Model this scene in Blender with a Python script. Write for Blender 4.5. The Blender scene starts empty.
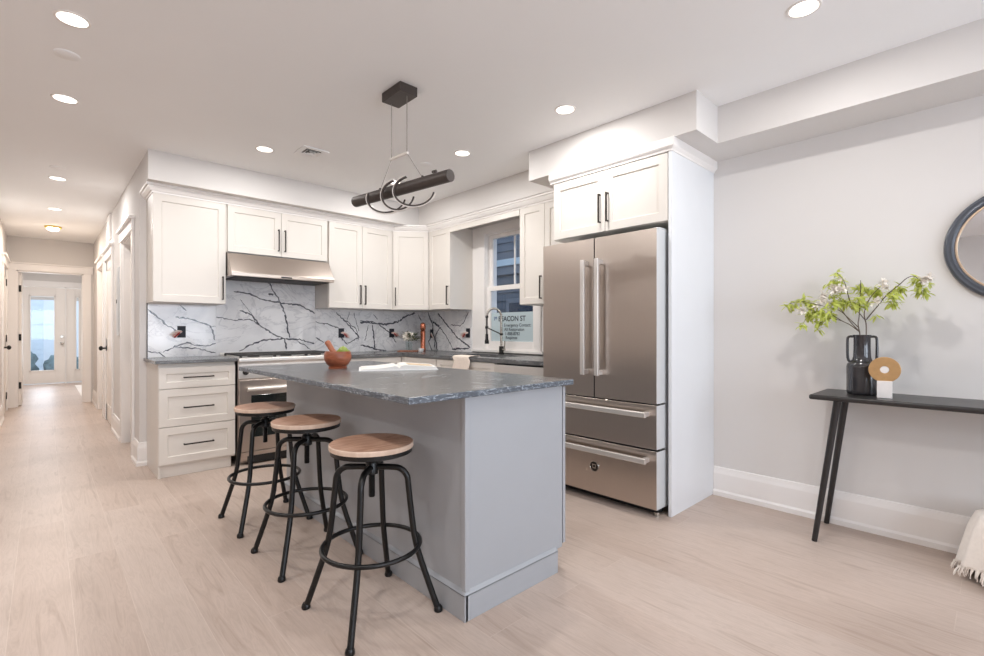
import bpy, bmesh, math, random
from mathutils import Vector, Matrix

random.seed(7)
SC = bpy.context.scene
COL = SC.collection

# ------------------------------------------------------------------ camera
F_PX, HCAM = 478.0, 1.157
YAW = math.atan((492 - 43.5) / F_PX)
cam_d = bpy.data.cameras.new('camera')
cam_d.sensor_width = 36.0
cam_d.lens = 36.0 * F_PX / 984.0
cam_d.shift_y = 3.0 / 984.0
cam_d.clip_start = 0.02
cam = bpy.data.objects.new('camera', cam_d)
cam.location = (0, 0, HCAM)
cam.rotation_euler = (math.pi / 2, 0, -YAW)
COL.objects.link(cam)
SC.camera = cam

# ------------------------------------------------------------------ world, daylight, exposure
W = bpy.data.worlds.new('world')
SC.world = W
W.use_nodes = True
W.node_tree.nodes['Background'].inputs[0].default_value = (0.74, 0.86, 1.0, 1)
W.node_tree.nodes['Background'].inputs[1].default_value = 1.7

SC.view_settings.view_transform = 'Standard'
SC.view_settings.look = 'None'
SC.view_settings.gamma = 1.0
SC.view_settings.use_curve_mapping = False
SC.view_settings.exposure = 0.06
SC.cycles.max_bounces = 10
SC.cycles.diffuse_bounces = 6
SC.cycles.glossy_bounces = 4
SC.cycles.sample_clamp_indirect = 4.0
SC.cycles.use_denoising = True
SC.cycles.caustics_reflective = False
SC.cycles.caustics_refractive = False

POT_W = 10.0
ADDED_DAY_W = 60.0
DAY_DOOR_W = 30.0
POT_COL = (1.0, 0.985, 0.96)


def area_light(name, loc, rot, sx, sy, power, color):
    d = bpy.data.lights.new(name, 'AREA')
    d.shape = 'RECTANGLE'
    d.size, d.size_y, d.energy, d.color = sx, sy, power, color
    o = bpy.data.objects.new(name, d)
    o.location = loc
    o.rotation_euler = rot
    COL.objects.link(o)
    return o


# daylight lamps: entrance door, plus fill through unseen windows added behind the camera
for xx in (-0.05, 2.15):
    area_light('daylight', (xx, -2.95, 1.45), (math.pi / 2, 0, 0), 1.7, 1.5, ADDED_DAY_W, (0.90, 0.95, 1.0))
area_light('daylight', (0.15, 14.7, 1.2), (-math.pi / 2, 0, 0), 1.1, 1.7, DAY_DOOR_W, (0.93, 0.97, 1.0))


# ------------------------------------------------------------------ materials
def lin(r, g, b):
    out = []
    for c in (r, g, b):
        c /= 255.0
        out.append(c / 12.92 if c <= 0.04045 else ((c + 0.055) / 1.055) ** 2.4)
    return (*out, 1.0)


class NT:
    def __init__(self, name):
        self.m = bpy.data.materials.new(name)
        self.m.use_nodes = True
        self.t = self.m.node_tree
        self.b = self.t.nodes['Principled BSDF']

    def n(self, typ, **kw):
        nd = self.t.nodes.new(typ)
        for k, v in kw.items():
            setattr(nd, k, v)
        return nd

    def l(self, a, b):
        self.t.links.new(a, b)

    def coord(self, scale=(1, 1, 1), rot=(0, 0, 0)):
        tc = self.n('ShaderNodeTexCoord')
        mp = self.n('ShaderNodeMapping')
        mp.inputs['Scale'].default_value = scale
        mp.inputs['Rotation'].default_value = rot
        self.l(tc.outputs['Object'], mp.inputs['Vector'])
        return mp.outputs['Vector']

    def noise(self, vec, scale, detail=4, rough=0.55, dist=0.0):
        nn = self.n('ShaderNodeTexNoise')
        nn.inputs['Scale'].default_value = scale
        nn.inputs['Detail'].default_value = detail
        nn.inputs['Roughness'].default_value = rough
        nn.inputs['Distortion'].default_value = dist
        self.l(vec, nn.inputs['Vector'])
        return nn

    def ramp(self, fac, stops):
        r = self.n('ShaderNodeValToRGB')
        el = r.color_ramp.elements
        while len(el) > 1:
            el.remove(el[-1])
        el[0].position, el[0].color = stops[0]
        for p, c in stops[1:]:
            e = el.new(p)
            e.color = c
        self.l(fac, r.inputs['Fac'])
        return r.outputs['Color']

    def mix(self, fac, a, b, blend='MIX'):
        mx = self.n('ShaderNodeMix', data_type='RGBA', blend_type=blend)
        for i, v in ((0, fac), (6, a), (7, b)):
            if hasattr(v, 'links') or isinstance(v, bpy.types.NodeSocket):
                self.l(v, mx.inputs[i])
            else:
                mx.inputs[i].default_value = v
        return mx.outputs[2]

    def bump(self, h, strength=0.2, dist=0.01):
        bp = self.n('ShaderNodeBump')
        bp.inputs['Strength'].default_value = strength
        bp.inputs['Distance'].default_value = dist
        self.l(h, bp.inputs['Height'])
        self.l(bp.outputs['Normal'], self.b.inputs['Normal'])


def plain(name, rgb, rough=0.5, metal=0.0, var=0.03, nscale=6.0, bump=0.0, bscale=120.0, coat=0.0, spec=None):
    t = NT(name)
    c = lin(*rgb)
    if var > 0:
        v = t.coord()
        nn = t.noise(v, nscale)
        lo = tuple(x * (1 - var) for x in c[:3]) + (1,)
        hi = tuple(min(1, x * (1 + var)) for x in c[:3]) + (1,)
        t.l(t.ramp(nn.outputs['Fac'], [(0.3, lo), (0.7, hi)]), t.b.inputs['Base Color'])
    else:
        t.b.inputs['Base Color'].default_value = c
    t.b.inputs['Roughness'].default_value = rough
    t.b.inputs['Metallic'].default_value = metal
    if coat:
        t.b.inputs['Coat Weight'].default_value = coat
    if spec is not None:
        t.b.inputs['Specular IOR Level'].default_value = spec
    if bump:
        v = t.coord()
        nb = t.noise(v, bscale, 3)
        t.bump(nb.outputs['Fac'], bump, 0.004)
    return t.m


def emit(name, rgb, strength):
    t = NT(name)
    t.b.inputs['Base Color'].default_value = lin(*rgb)
    t.b.inputs['Emission Color'].default_value = lin(*rgb)
    t.b.inputs['Emission Strength'].default_value = strength
    return t.m


def glass_mat(name, tint=(0.95, 0.97, 1.0), gloss=0.08, ior=1.5):
    m = bpy.data.materials.new(name)
    m.use_nodes = True
    t = m.node_tree
    t.nodes.remove(t.nodes['Principled BSDF'])
    out = t.nodes['Material Output']
    tr = t.nodes.new('ShaderNodeBsdfTransparent')
    tr.inputs[0].default_value = (*tint, 1)
    gl = t.nodes.new('ShaderNodeBsdfGlossy')
    gl.inputs['Roughness'].default_value = 0.02
    fr = t.nodes.new('ShaderNodeFresnel')
    fr.inputs['IOR'].default_value = ior
    geo = t.nodes.new('ShaderNodeNewGeometry')
    front = t.nodes.new('ShaderNodeMath')
    front.operation = 'SUBTRACT'
    front.inputs[0].default_value = 1.0
    t.links.new(geo.outputs['Backfacing'], front.inputs[1])
    mul = t.nodes.new('ShaderNodeMath')
    mul.operation = 'MULTIPLY'
    t.links.new(fr.outputs[0], mul.inputs[0])
    t.links.new(front.outputs[0], mul.inputs[1])
    mx = t.nodes.new('ShaderNodeMixShader')
    t.links.new(mul.outputs[0], mx.inputs[0])
    t.links.new(tr.outputs[0], mx.inputs[1])
    t.links.new(gl.outputs[0], mx.inputs[2])
    t.links.new(mx.outputs[0], out.inputs['Surface'])
    return m


def wood_floor():
    t = NT('oak_floor')
    tc = t.n('ShaderNodeTexCoord')
    sep = t.n('ShaderNodeSeparateXYZ')
    t.l(tc.outputs['Object'], sep.inputs[0])
    cmb = t.n('ShaderNodeCombineXYZ')
    t.l(sep.outputs['Y'], cmb.inputs['X'])
    t.l(sep.outputs['X'], cmb.inputs['Y'])
    br = t.n('ShaderNodeTexBrick')
    br.offset = 0.37
    br.offset_frequency = 2
    br.inputs['Scale'].default_value = 1.0
    br.inputs['Brick Width'].default_value = 1.9
    br.inputs['Row Height'].default_value = 0.19
    br.inputs['Mortar Size'].default_value = 0.0016
    br.inputs['Mortar Smooth'].default_value = 0.3
    br.inputs['Bias'].default_value = 0.0
    br.inputs['Color1'].default_value = lin(191, 172, 160)
    br.inputs['Color2'].default_value = lin(198, 181, 170)
    br.inputs['Mortar'].default_value = lin(204, 188, 177)
    t.l(cmb.outputs[0], br.inputs['Vector'])
    # long grain
    mp = t.n('ShaderNodeMapping')
    mp.inputs['Scale'].default_value = (0.8, 9.0, 1.0)
    t.l(cmb.outputs[0], mp.inputs['Vector'])
    # shift the grain per plank with the plank colour
    add = t.n('ShaderNodeVectorMath', operation='ADD')
    t.l(mp.outputs[0], add.inputs[0])
    mul = t.n('ShaderNodeVectorMath', operation='SCALE')
    mul.inputs['Scale'].default_value = 40.0
    t.l(br.outputs['Color'], mul.inputs[0])
    t.l(mul.outputs[0], add.inputs[1])
    g1 = t.noise(add.outputs[0], 2.2, 6, 0.6, 1.6)
    g2 = t.noise(add.outputs[0], 9.0, 4, 0.6, 0.4)
    grain = t.ramp(g1.outputs['Fac'], [(0.28, (0.80, 0.765, 0.74, 1)), (0.42, (0.95, 0.94, 0.93, 1)), (0.50, (1.03, 1.03, 1.03, 1)), (0.55, (0.93, 0.92, 0.91, 1)), (0.60, (1.04, 1.04, 1.04, 1)), (0.66, (0.95, 0.94, 0.935, 1)), (0.74, (1.05, 1.05, 1.05, 1))])
    fine = t.ramp(g2.outputs['Fac'], [(0.35, (0.96, 0.955, 0.95, 1)), (0.6, (1, 1, 1, 1))])
    # sparse knots and grey patches
    pv = t.coord((1, 1, 1))
    g3 = t.noise(pv, 1.3, 3, 0.5, 0.3)
    patch = t.ramp(g3.outputs['Fac'], [(0.30, (0.86, 0.85, 0.84, 1)), (0.56, (1.02, 1.02, 1.02, 1))])
    c = t.mix(1.0, br.outputs['Color'], grain, 'MULTIPLY')
    c = t.mix(0.8, c, fine, 'MULTIPLY')
    c = t.mix(1.0, c, patch, 'MULTIPLY')
    t.l(c, t.b.inputs['Base Color'])
    t.b.inputs['Roughness'].default_value = 0.42
    t.b.inputs['Specular IOR Level'].default_value = 0.35
    t.bump(g2.outputs['Fac'], 0.06, 0.003)
    return t.m


def stone_dark():
    t = NT('dark_leathered_granite')
    v = t.coord((1, 1, 1), (0.3, 0.2, 0.5))
    n1 = t.noise(v, 14.0, 6, 0.62, 0.9)
    base = t.ramp(n1.outputs['Fac'], [(0.3, lin(84, 84, 86)), (0.7, lin(106, 106, 106))])
    v2 = t.coord((2.0, 2.0, 16.0), (0.0, 0.85, 0.6))
    n2 = t.noise(v2, 3.2, 5, 0.6, 1.2)
    vein = t.ramp(n2.outputs['Fac'], [(0.60, (0, 0, 0, 1)), (0.635, (0.55, 0.55, 0.55, 1)), (0.65, (0.1, 0.1, 0.1, 1)), (0.69, (0, 0, 0, 1))])
    v3 = t.coord()
    n3 = t.noise(v3, 60.0, 3, 0.7)
    speck = t.ramp(n3.outputs['Fac'], [(0.60, (0, 0, 0, 1)), (0.72, (0.4, 0.4, 0.4, 1))])
    c = t.mix(vein, base, lin(178, 184, 190))
    c = t.mix(speck, c, lin(150, 152, 155))
    t.l(c, t.b.inputs['Base Color'])
    t.b.inputs['Roughness'].default_value = 0.24
    t.b.inputs['Specular IOR Level'].default_value = 0.55
    t.bump(n3.outputs['Fac'], 0.05, 0.003)
    return t.m


def stone_edge():
    t = NT('chiselled_stone_edge')
    v2 = t.coord((9.0, 9.0, 26.0), (0.0, 0.7, 0.7))
    n2 = t.noise(v2, 3.0, 5, 0.65, 1.4)
    c = t.ramp(n2.outputs['Fac'], [(0.40, lin(74, 80, 88)), (0.54, lin(100, 108, 118)), (0.62, lin(176, 184, 192)), (0.70, lin(112, 120, 130))])
    t.l(c, t.b.inputs['Base Color'])
    t.b.inputs['Roughness'].default_value = 0.4
    t.bump(n2.outputs['Fac'], 0.5, 0.006)
    return t.m


def marble():
    t = NT('white_veined_marble')
    v = t.coord()
    n1 = t.noise(v, 2.6, 6, 0.6, 0.6)
    base = t.ramp(n1.outputs['Fac'], [(0.28, lin(216, 215, 218)), (0.52, lin(238, 237, 238)), (0.7, lin(244, 243, 244))])
    n2 = t.noise(t.coord((1, 1, 1.6), (0.4, 0.5, 0.3)), 2.3, 7, 0.62, 1.4)
    vein = t.ramp(n2.outputs['Fac'], [(0.468, (0, 0, 0, 1)), (0.495, (0.3, 0.3, 0.3, 1)), (0.52, (0, 0, 0, 1))])
    c = t.mix(vein, base, lin(120, 122, 135))
    t.l(c, t.b.inputs['Base Color'])
    t.b.inputs['Roughness'].default_value = 0.12
    return t.m


def steel(name, rgb, rough=0.3, axis='Z'):
    t = NT(name)
    sc = {'Z': (160, 160, 0.6), 'H': (0.6, 0.6, 160)}[axis]
    n1 = t.noise(t.coord(sc), 3.0, 2, 0.5)
    c = lin(*rgb)
    lo = tuple(x * 0.985 for x in c[:3]) + (1,)
    hi = tuple(min(1, x * 1.015) for x in c[:3]) + (1,)
    t.l(t.ramp(n1.outputs['Fac'], [(0.3, lo), (0.7, hi)]), t.b.inputs['Base Color'])
    t.b.inputs['Roughness'].default_value = rough
    t.b.inputs['Metallic'].default_value = 1.0
    return t.m


def wood(name, dark, light, scale=(1.5, 18, 6), rough=0.5, rings=2.0):
    t = NT(name)
    n1 = t.noise(t.coord(scale), rings, 6, 0.6, 1.2)
    c = t.ramp(n1.outputs['Fac'], [(0.28, lin(*dark)), (0.5, lin(*[(a + b) / 2 for a, b in zip(dark, light)])), (0.72, lin(*light))])
    t.l(c, t.b.inputs['Base Color'])
    t.b.inputs['Roughness'].default_value = rough
    t.bump(n1.outputs['Fac'], 0.08, 0.003)
    return t.m


M = {}
M['wall'] = plain('wall_paint', (218, 214, 211), 0.85, var=0.008, nscale=2, bump=0.03, bscale=300)
M['ceil'] = plain('ceiling_paint', (247, 247, 247), 0.9, var=0.008, nscale=2)
M['trim'] = plain('trim_paint', (240, 236, 233), 0.4, var=0.008)
M['door'] = plain('door_paint', (238, 232, 226), 0.42, var=0.008)
M['cab'] = plain('cabinet_white', (221, 215, 208), 0.36, var=0.008)
M['cab_in'] = plain('cabinet_shadow_gap', (96, 90, 84), 0.7, var=0.02)
M['panel'] = plain('panel_white', (228, 230, 233), 0.34, var=0.008)
M['island'] = plain('island_grey', (166, 169, 174), 0.42, var=0.012)
M['floor'] = wood_floor()
M['stone'] = stone_dark()
M['stone_edge'] = stone_edge()
M['marble'] = marble()
M['vein'] = plain('marble_vein', (84, 84, 94), 0.14, var=0.25, nscale=30)
M['steel'] = steel('brushed_steel', (200, 188, 179), 0.30, 'Z')
M['steelh'] = steel('brushed_steel_bar', (228, 224, 220), 0.36, 'H')
M['steelh'].node_tree.nodes['Principled BSDF'].inputs['Metallic'].default_value = 0.75
M['steel_side'] = plain('steel_side_grey', (206, 207, 208), 0.4, 0.0, var=0.02)
M['chrome'] = plain('brushed_nickel', (205, 200, 192), 0.22, 1.0, var=0.02)
M['black'] = plain('black_metal', (19, 18, 18), 0.36, 0.2, var=0.06)
M['blackm'] = plain('black_matte', (22, 21, 21), 0.6, var=0.05)
M['bronze'] = plain('dark_bronze_pull', (52, 46, 42), 0.4, 0.5, var=0.05)
M['oven_glass'] = plain('oven_glass', (24, 30, 30), 0.08, var=0.02)
M['iron'] = plain('cast_iron', (56, 54, 53), 0.6, 0.2, var=0.1, nscale=40)
M['seat'] = wood('seat_wood', (146, 102, 80), (214, 176, 152), (3, 11, 6), 0.5, 1.6)
M['seat_edge'] = wood('seat_edge_wood', (200, 172, 152), (228, 206, 188), (6, 6, 2), 0.55)
M['bowl'] = wood('acacia_wood', (120, 62, 40), (178, 104, 72), (4, 4, 14), 0.38)
M['pestle'] = wood('pestle_wood', (158, 92, 64), (196, 128, 96), (14, 14, 3), 0.45)
M['lime'] = plain('lime_skin', (150, 168, 74), 0.4, var=0.15, nscale=30, bump=0.1, bscale=300)
M['paper'] = plain('book_paper', (226, 224, 220), 0.7, var=0.01)
M['print'] = plain('printed_page', (206, 182, 150), 0.5, var=0.25, nscale=25)
M['cover'] = plain('book_cover', (240, 239, 238), 0.5, var=0.01)
M['copper'] = plain('copper', (206, 128, 100), 0.22, 1.0, var=0.05)
M['board'] = wood('board_wood', (116, 74, 56), (160, 108, 84), (10, 3, 10), 0.5)
M['petal'] = plain('white_petal', (246, 240, 232), 0.6, var=0.03, nscale=40)
M['leafd'] = plain('dark_leaf', (84, 96, 58), 0.5, var=0.25, nscale=40)
M['leaf'] = plain('spring_leaf', (200, 208, 112), 0.5, var=0.2, nscale=22)
_t = M['leaf'].node_tree
_tr = _t.nodes.new('ShaderNodeBsdfTranslucent')
_tr.inputs['Color'].default_value = lin(206, 214, 104)
_mx = _t.nodes.new('ShaderNodeMixShader')
_mx.inputs[0].default_value = 0.35
_t.links.new(_t.nodes['Principled BSDF'].outputs[0], _mx.inputs[1])
_t.links.new(_tr.outputs[0], _mx.inputs[2])
_t.links.new(_mx.outputs[0], _t.nodes['Material Output'].inputs['Surface'])
M['twig'] = plain('twig_bark', (84, 70, 58), 0.7, var=0.2, nscale=60)
M['linen'] = plain('linen_towel', (226, 212, 200), 0.9, var=0.05, nscale=60, bump=0.3, bscale=500)
M['throw'] = plain('cream_throw', (250, 243, 236), 0.95, var=0.03, nscale=50, bump=0.3, bscale=400)
M['basket'] = wood('woven_basket', (58, 40, 28), (104, 76, 54), (6, 6, 60), 0.8)
M['vase'] = plain('glazed_black_ceramic', (44, 42, 45), 0.2, var=0.08, nscale=10, coat=0.4)
M['table'] = plain('black_console_wood', (40, 37, 37), 0.32, var=0.1, nscale=20)
M['gold'] = plain('brushed_gold', (190, 152, 106), 0.42, 0.55, var=0.06, nscale=40)
M['white_marble'] = plain('white_marble_block', (232, 226, 222), 0.35, var=0.05, nscale=20)
M['mirror'] = plain('mirror_glass', (238, 240, 243), 0.01, 1.0, var=0.0)
M['mframe'] = plain('mirror_frame_charcoal', (78, 82, 90), 0.34, 0.25, var=0.06, nscale=20)
M['mliner'] = plain('mirror_liner_brass', (214, 186, 158), 0.4, 0.3, var=0.03)
M['glass'] = glass_mat('window_glass')
M['clear'] = glass_mat('clear_glassware', (0.93, 0.95, 0.95), ior=1.4)
M['sign'] = plain('sign_paper', (190, 206, 212), 0.6, var=0.01)
M['ink'] = plain('sign_ink', (58, 66, 78), 0.6, var=0.0)
M['inkb'] = plain('sign_ink_blue', (66, 92, 140), 0.6, var=0.0)
M['siding'] = plain('neighbour_siding', (84, 92, 104), 0.8, var=0.05)
M['siding_band'] = plain('neighbour_band', (168, 184, 196), 0.8, var=0.04)
M['siding_mid'] = plain('neighbour_trim_grey', (104, 112, 124), 0.8, var=0.04)
M['siding2'] = plain('street_house_siding', (232, 240, 246), 0.8, var=0.05)
M['extwhite'] = plain('exterior_white', (246, 249, 252), 0.7, var=0.02)
M['extglass'] = plain('neighbour_window_glass', (52, 62, 78), 0.1, var=0.1)
M['shrub'] = plain('street_shrub', (120, 138, 140), 0.9, var=0.3, nscale=8)
M['ground'] = plain('paving', (166, 170, 172), 0.9, var=0.08)
M['pot'] = emit('lamp_lens', (255, 246, 236), 3.2)
M['flush'] = emit('flush_lens', (255, 240, 224), 14.0)
M['potring'] = plain('lamp_trim_white', (240, 236, 232), 0.5, var=0.0)
M['yellow'] = plain('yellow_plastic_ring', (214, 184, 92), 0.5, var=0.03)
M['led'] = plain('led_strip_diffuser', (232, 226, 220), 0.5, var=0.0)
M['pend'] = plain('pendant_black', (74, 66, 63), 0.40, 0.3, var=0.05, nscale=30)
M['cable'] = plain('pendant_cable', (150, 142, 136), 0.5, 0.3, var=0.0)
M['wire_r'] = plain('red_wire', (168, 58, 48), 0.5, var=0.0)
M['wire_w'] = plain('white_wire', (226, 214, 208), 0.5, var=0.0)
M['wire_o'] = plain('orange_wire', (206, 118, 72), 0.5, var=0.0)
M['wire_p'] = plain('pink_wire', (216, 170, 160), 0.5, var=0.0)
M['box_dark'] = plain('outlet_box', (34, 36, 46), 0.6, var=0.05)
M['sink'] = plain('sink_steel', (190, 186, 182), 0.3, 0.9, var=0.03)
M['rubber'] = plain('black_rubber', (26, 25, 25), 0.7, var=0.03)
M['vent'] = plain('vent_shadow', (104, 98, 95), 0.6, var=0.02)
M['mat'] = plain('white_mat', (236, 230, 226), 0.9, var=0.02)


# ------------------------------------------------------------------ mesh builder
ORG = {}


def tag(o, label, cat, group=None):
    o['label'] = label
    o['category'] = cat
    if group:
        o['group'] = group
    return o


class MB:
    def __init__(self, T=None):
        self.v, self.f, self.mi, self.sm = [], [], [], []
        self.T = T
        self.cur = 0

    def add(self, vs, fs, smooth=False, T=None):
        T = T or self.T
        b = len(self.v)
        for p in vs:
            self.v.append(tuple(T(*p)) if T else tuple(p))
        for f in fs:
            self.f.append([b + i for i in f])
            self.mi.append(self.cur)
            self.sm.append(smooth)
        return self

    def box(self, x0, x1, y0, y1, z0, z1, T=None):
        if x0 > x1: x0, x1 = x1, x0
        if y0 > y1: y0, y1 = y1, y0
        if z0 > z1: z0, z1 = z1, z0
        vs = [(x0, y0, z0), (x1, y0, z0), (x1, y1, z0), (x0, y1, z0), (x0, y0, z1), (x1, y0, z1), (x1, y1, z1), (x0, y1, z1)]
        return self.add(vs, [(0, 3, 2, 1), (4, 5, 6, 7), (0, 1, 5, 4), (1, 2, 6, 5), (2, 3, 7, 6), (3, 0, 4, 7)], False, T)

    def cyl(self, p0, p1, r, r2=None, seg=16, smooth=True):
        p0, p1 = Vector(p0), Vector(p1)
        r2 = r if r2 is None else r2
        d = (p1 - p0).normalized()
        a = d.orthogonal().normalized()
        b = d.cross(a)
        vs, n = [], seg
        for p, rr in ((p0, r), (p1, r2)):
            for i in range(n):
                t = 2 * math.pi * i / n
                vs.append(p + a * (rr * math.cos(t)) + b * (rr * math.sin(t)))
        fs = [(i, (i + 1) % n, n + (i + 1) % n, n + i) for i in range(n)]
        self.add(vs, fs, smooth)
        self.add(vs, [tuple(range(n))[::-1], tuple(range(n, 2 * n))], False)
        return self

    def tube(self, pts, r, seg=10, closed=False, rs=None, flat=None):
        pts = [Vector(p) for p in pts]
        n = len(pts)
        tans = []
        for i in range(n):
            if closed:
                t = pts[(i + 1) % n] - pts[i - 1]
            else:
                t = pts[min(i + 1, n - 1)] - pts[max(i - 1, 0)]
            tans.append(t.normalized())
        nrm = tans[0].orthogonal().normalized()
        vs = []
        for i in range(n):
            t = tans[i]
            nrm = (nrm - t * nrm.dot(t)).normalized()
            bn = t.cross(nrm)
            rr = rs[i] if rs else r
            for k in range(seg):
                a = 2 * math.pi * k / seg
                vs.append(pts[i] + nrm * (rr * math.cos(a)) + bn * (rr * math.sin(a)))
        fs = []
        m = n if closed else n - 1
        for i in range(m):
            j = (i + 1) % n
            for k in range(seg):
                k2 = (k + 1) % seg
                fs.append((i * seg + k, i * seg + k2, j * seg + k2, j * seg + k))
        self.add(vs, fs, True)
        if not closed:
            self.add(vs, [tuple(range(seg))[::-1], tuple(range((n - 1) * seg, n * seg))], False)
        return self

    def lathe(self, prof, c=(0, 0, 0), seg=32, T=None, close=True):
        vs, fs = [], []
        n = len(prof)
        for (r, z) in prof:
            for k in range(seg):
                a = 2 * math.pi * k / seg
                vs.append((c[0] + r * math.cos(a), c[1] + r * math.sin(a), c[2] + z))
        for i in range(n - 1):
            for k in range(seg):
                k2 = (k + 1) % seg
                fs.append((i * seg + k, i * seg + k2, (i + 1) * seg + k2, (i + 1) * seg + k))
        self.add(vs, fs, True, T)
        if close:
            caps = []
            if prof[0][0] > 1e-5: caps.append(tuple(range(seg))[::-1])
            if prof[-1][0] > 1e-5: caps.append(tuple(range((n - 1) * seg, n * seg)))
            self.add(vs, caps, False, T)
        return self

    def sphere(self, c, r, seg=16, rings=10, sc=(1, 1, 1), jit=0.0):
        vs, fs = [], []
        for i in range(rings + 1):
            th = math.pi * i / rings
            for k in range(seg):
                a = 2 * math.pi * k / seg
                rr = r * (1 + (random.random() - 0.5) * jit)
                vs.append((c[0] + rr * sc[0] * math.sin(th) * math.cos(a), c[1] + rr * sc[1] * math.sin(th) * math.sin(a), c[2] + rr * sc[2] * math.cos(th)))
        for i in range(rings):
            for k in range(seg):
                k2 = (k + 1) % seg
                fs.append((i * seg + k, (i + 1) * seg + k, (i + 1) * seg + k2, i * seg + k2))
        return self.add(vs, fs, True)

    def prism(self, poly, w0, w1, T=None):
        """polygon in (u, v) extruded along w; T maps (u, v, w)"""
        n = len(poly)
        vs = [(u, v, w0) for u, v in poly] + [(u, v, w1) for u, v in poly]
        fs = [tuple(range(n))[::-1], tuple(range(n, 2 * n))] + [(i, (i + 1) % n, n + (i + 1) % n, n + i) for i in range(n)]
        return self.add(vs, fs, False, T)

    def build(self, name, mats, parent=None, bevel=0.0, kind=None, origin=None, seg=2, fix=True):
        if not isinstance(mats, (list, tuple)): mats = [mats]
        me = bpy.data.meshes.new(name)
        if parent is not None:
            o0 = ORG[parent.name]
        elif origin is not None:
            o0 = Vector(origin)
        else:
            xs, ys, zs = zip(*self.v)
            o0 = Vector(((min(xs) + max(xs)) / 2, (min(ys) + max(ys)) / 2, min(zs)))
        me.from_pydata([Vector(p) - o0 for p in self.v], [], self.f)
        for m in mats: me.materials.append(m)
        for p, i, s in zip(me.polygons, self.mi, self.sm):
            p.material_index = i
            p.use_smooth = s
        if fix:
            bm = bmesh.new()
            bm.from_mesh(me)
            bmesh.ops.remove_doubles(bm, verts=bm.verts, dist=1e-6)
            bmesh.ops.recalc_face_normals(bm, faces=bm.faces)
            for e_ in bm.edges:
                if len(e_.link_faces) == 2 and e_.calc_face_angle(0.0) > math.radians(38):
                    e_.smooth = False
            bm.to_mesh(me)
            bm.free()
        o = bpy.data.objects.new(name, me)
        COL.objects.link(o)
        if parent is not None:
            o.parent = parent
        else:
            o.location = o0
        ORG[o.name] = o0
        if bevel > 0:
            b = o.modifiers.new('bevel', 'BEVEL')
            b.width, b.segments, b.limit_method, b.angle_limit = bevel, seg, 'ANGLE', math.radians(40)
            b.harden_normals = False
        if kind: o['kind'] = kind
        return o


def empty(name, loc, label=None, cat=None, group=None):
    o = bpy.data.objects.new(name, None)
    o.empty_display_size = 0.05
    o.location = loc
    COL.objects.link(o)
    ORG[o.name] = Vector(loc)
    if label: tag(o, label, cat, group)
    return o


def dup(root, loc, label=None):
    r = root.copy()
    COL.objects.link(r)
    r.location = loc
    if label: r['label'] = label
    for ch in list(root.children):
        c = ch.copy()
        COL.objects.link(c)
        c.parent = r
        for g in ch.children:
            d = g.copy()
            COL.objects.link(d)
            d.parent = c
    return r


def S(name, mats, *boxes, bevel=0.0, parent=None):
    mb = MB()
    for b in boxes: mb.box(*b)
    return mb.build(name, mats, parent, bevel, kind=None if parent else 'structure')


# face maps: (u along the face, v up, w out of the face)
def face_y(y):      # faces -Y
    return lambda u, v, w: (u, y - w, v)


def face_x(x):      # faces -X, u = Y
    return lambda u, v, w: (x - w, u, v)


def face_diag(p0, p1):
    p0, p1 = Vector((*p0, 0)), Vector((*p1, 0))
    d = (p1 - p0).normalized()
    nrm = Vector((-d.y, d.x, 0))
    if nrm.dot(-p0) < 0: nrm = -nrm
    return lambda u, v, w: tuple(p0 + d * u + nrm * w + Vector((0, 0, v)))


def shaker(T, u0, u1, v0, v1, stile=0.058, th=0.02, rec=0.009):
    mb = MB(T)
    g = 0.0015
    u0, u1, v0, v1 = u0 + g, u1 - g, v0 + g, v1 - g
    s = min(stile, (u1 - u0) * 0.3, (v1 - v0) * 0.3)
    def ring(a, w): return [(u0 + a, v0 + a, w), (u1 - a, v0 + a, w), (u1 - a, v1 - a, w), (u0 + a, v1 - a, w)]
    rows = [ring(0, 0), ring(0, th - 0.0015), ring(0.0015, th), ring(s, th), ring(s + 0.004, th - rec)]
    vs = [p for r in rows for p in r]
    fs = []
    for i in range(len(rows) - 1):
        for k in range(4):
            k2 = (k + 1) % 4
            fs.append((i * 4 + k, i * 4 + k2, (i + 1) * 4 + k2, (i + 1) * 4 + k))
    fs.append((16, 17, 18, 19))
    fs.append((3, 2, 1, 0))
    mb.add(vs, fs)
    return mb


def pull(T, u, v, length, vertical=True, w0=0.02, t=0.010, stand=0.03):
    mb = MB(T)
    h = length / 2
    if vertical:
        mb.box(u - t / 2, u + t / 2, v - h, v + h, w0 + stand - t, w0 + stand)
        for s in (-1, 1):
            mb.box(u - t / 2, u + t / 2, v + s * (h - t / 2) - t / 2, v + s * (h - t / 2) + t / 2, w0, w0 + stand - t)
    else:
        mb.box(u - h, u + h, v - t / 2, v + t / 2, w0 + stand - t, w0 + stand)
        for s in (-1, 1):
            mb.box(u + s * (h - t / 2) - t / 2, u + s * (h - t / 2) + t / 2, v - t / 2, v + t / 2, w0, w0 + stand - t)
    return mb


def add_door(T, u0, u1, v0, v1, parent, handle=None, vertical=True, name='door', mat='cab', hl=0.205):
    d = shaker(T, u0, u1, v0, v1).build(name, M[mat], parent, 0)
    if handle:
        pull(T, handle[0], handle[1], hl, vertical).build('handle', M['bronze'], d, 0.001)
    return d


# ================================================================== SETTING
CZ = 2.59          # ceiling
XR = 3.48          # right wall at the console
XK = 3.54          # right wall of the kitchen, past the refrigerator
YW = 5.06          # range wall
XL = -3.3          # left wall of the living area
YB = -2.6          # wall behind the camera
HL, HR = -0.40, 0.60   # hall side walls
YE = 10.2          # end wall of the hall with the cased opening
YF = 14.2          # entrance wall

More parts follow.
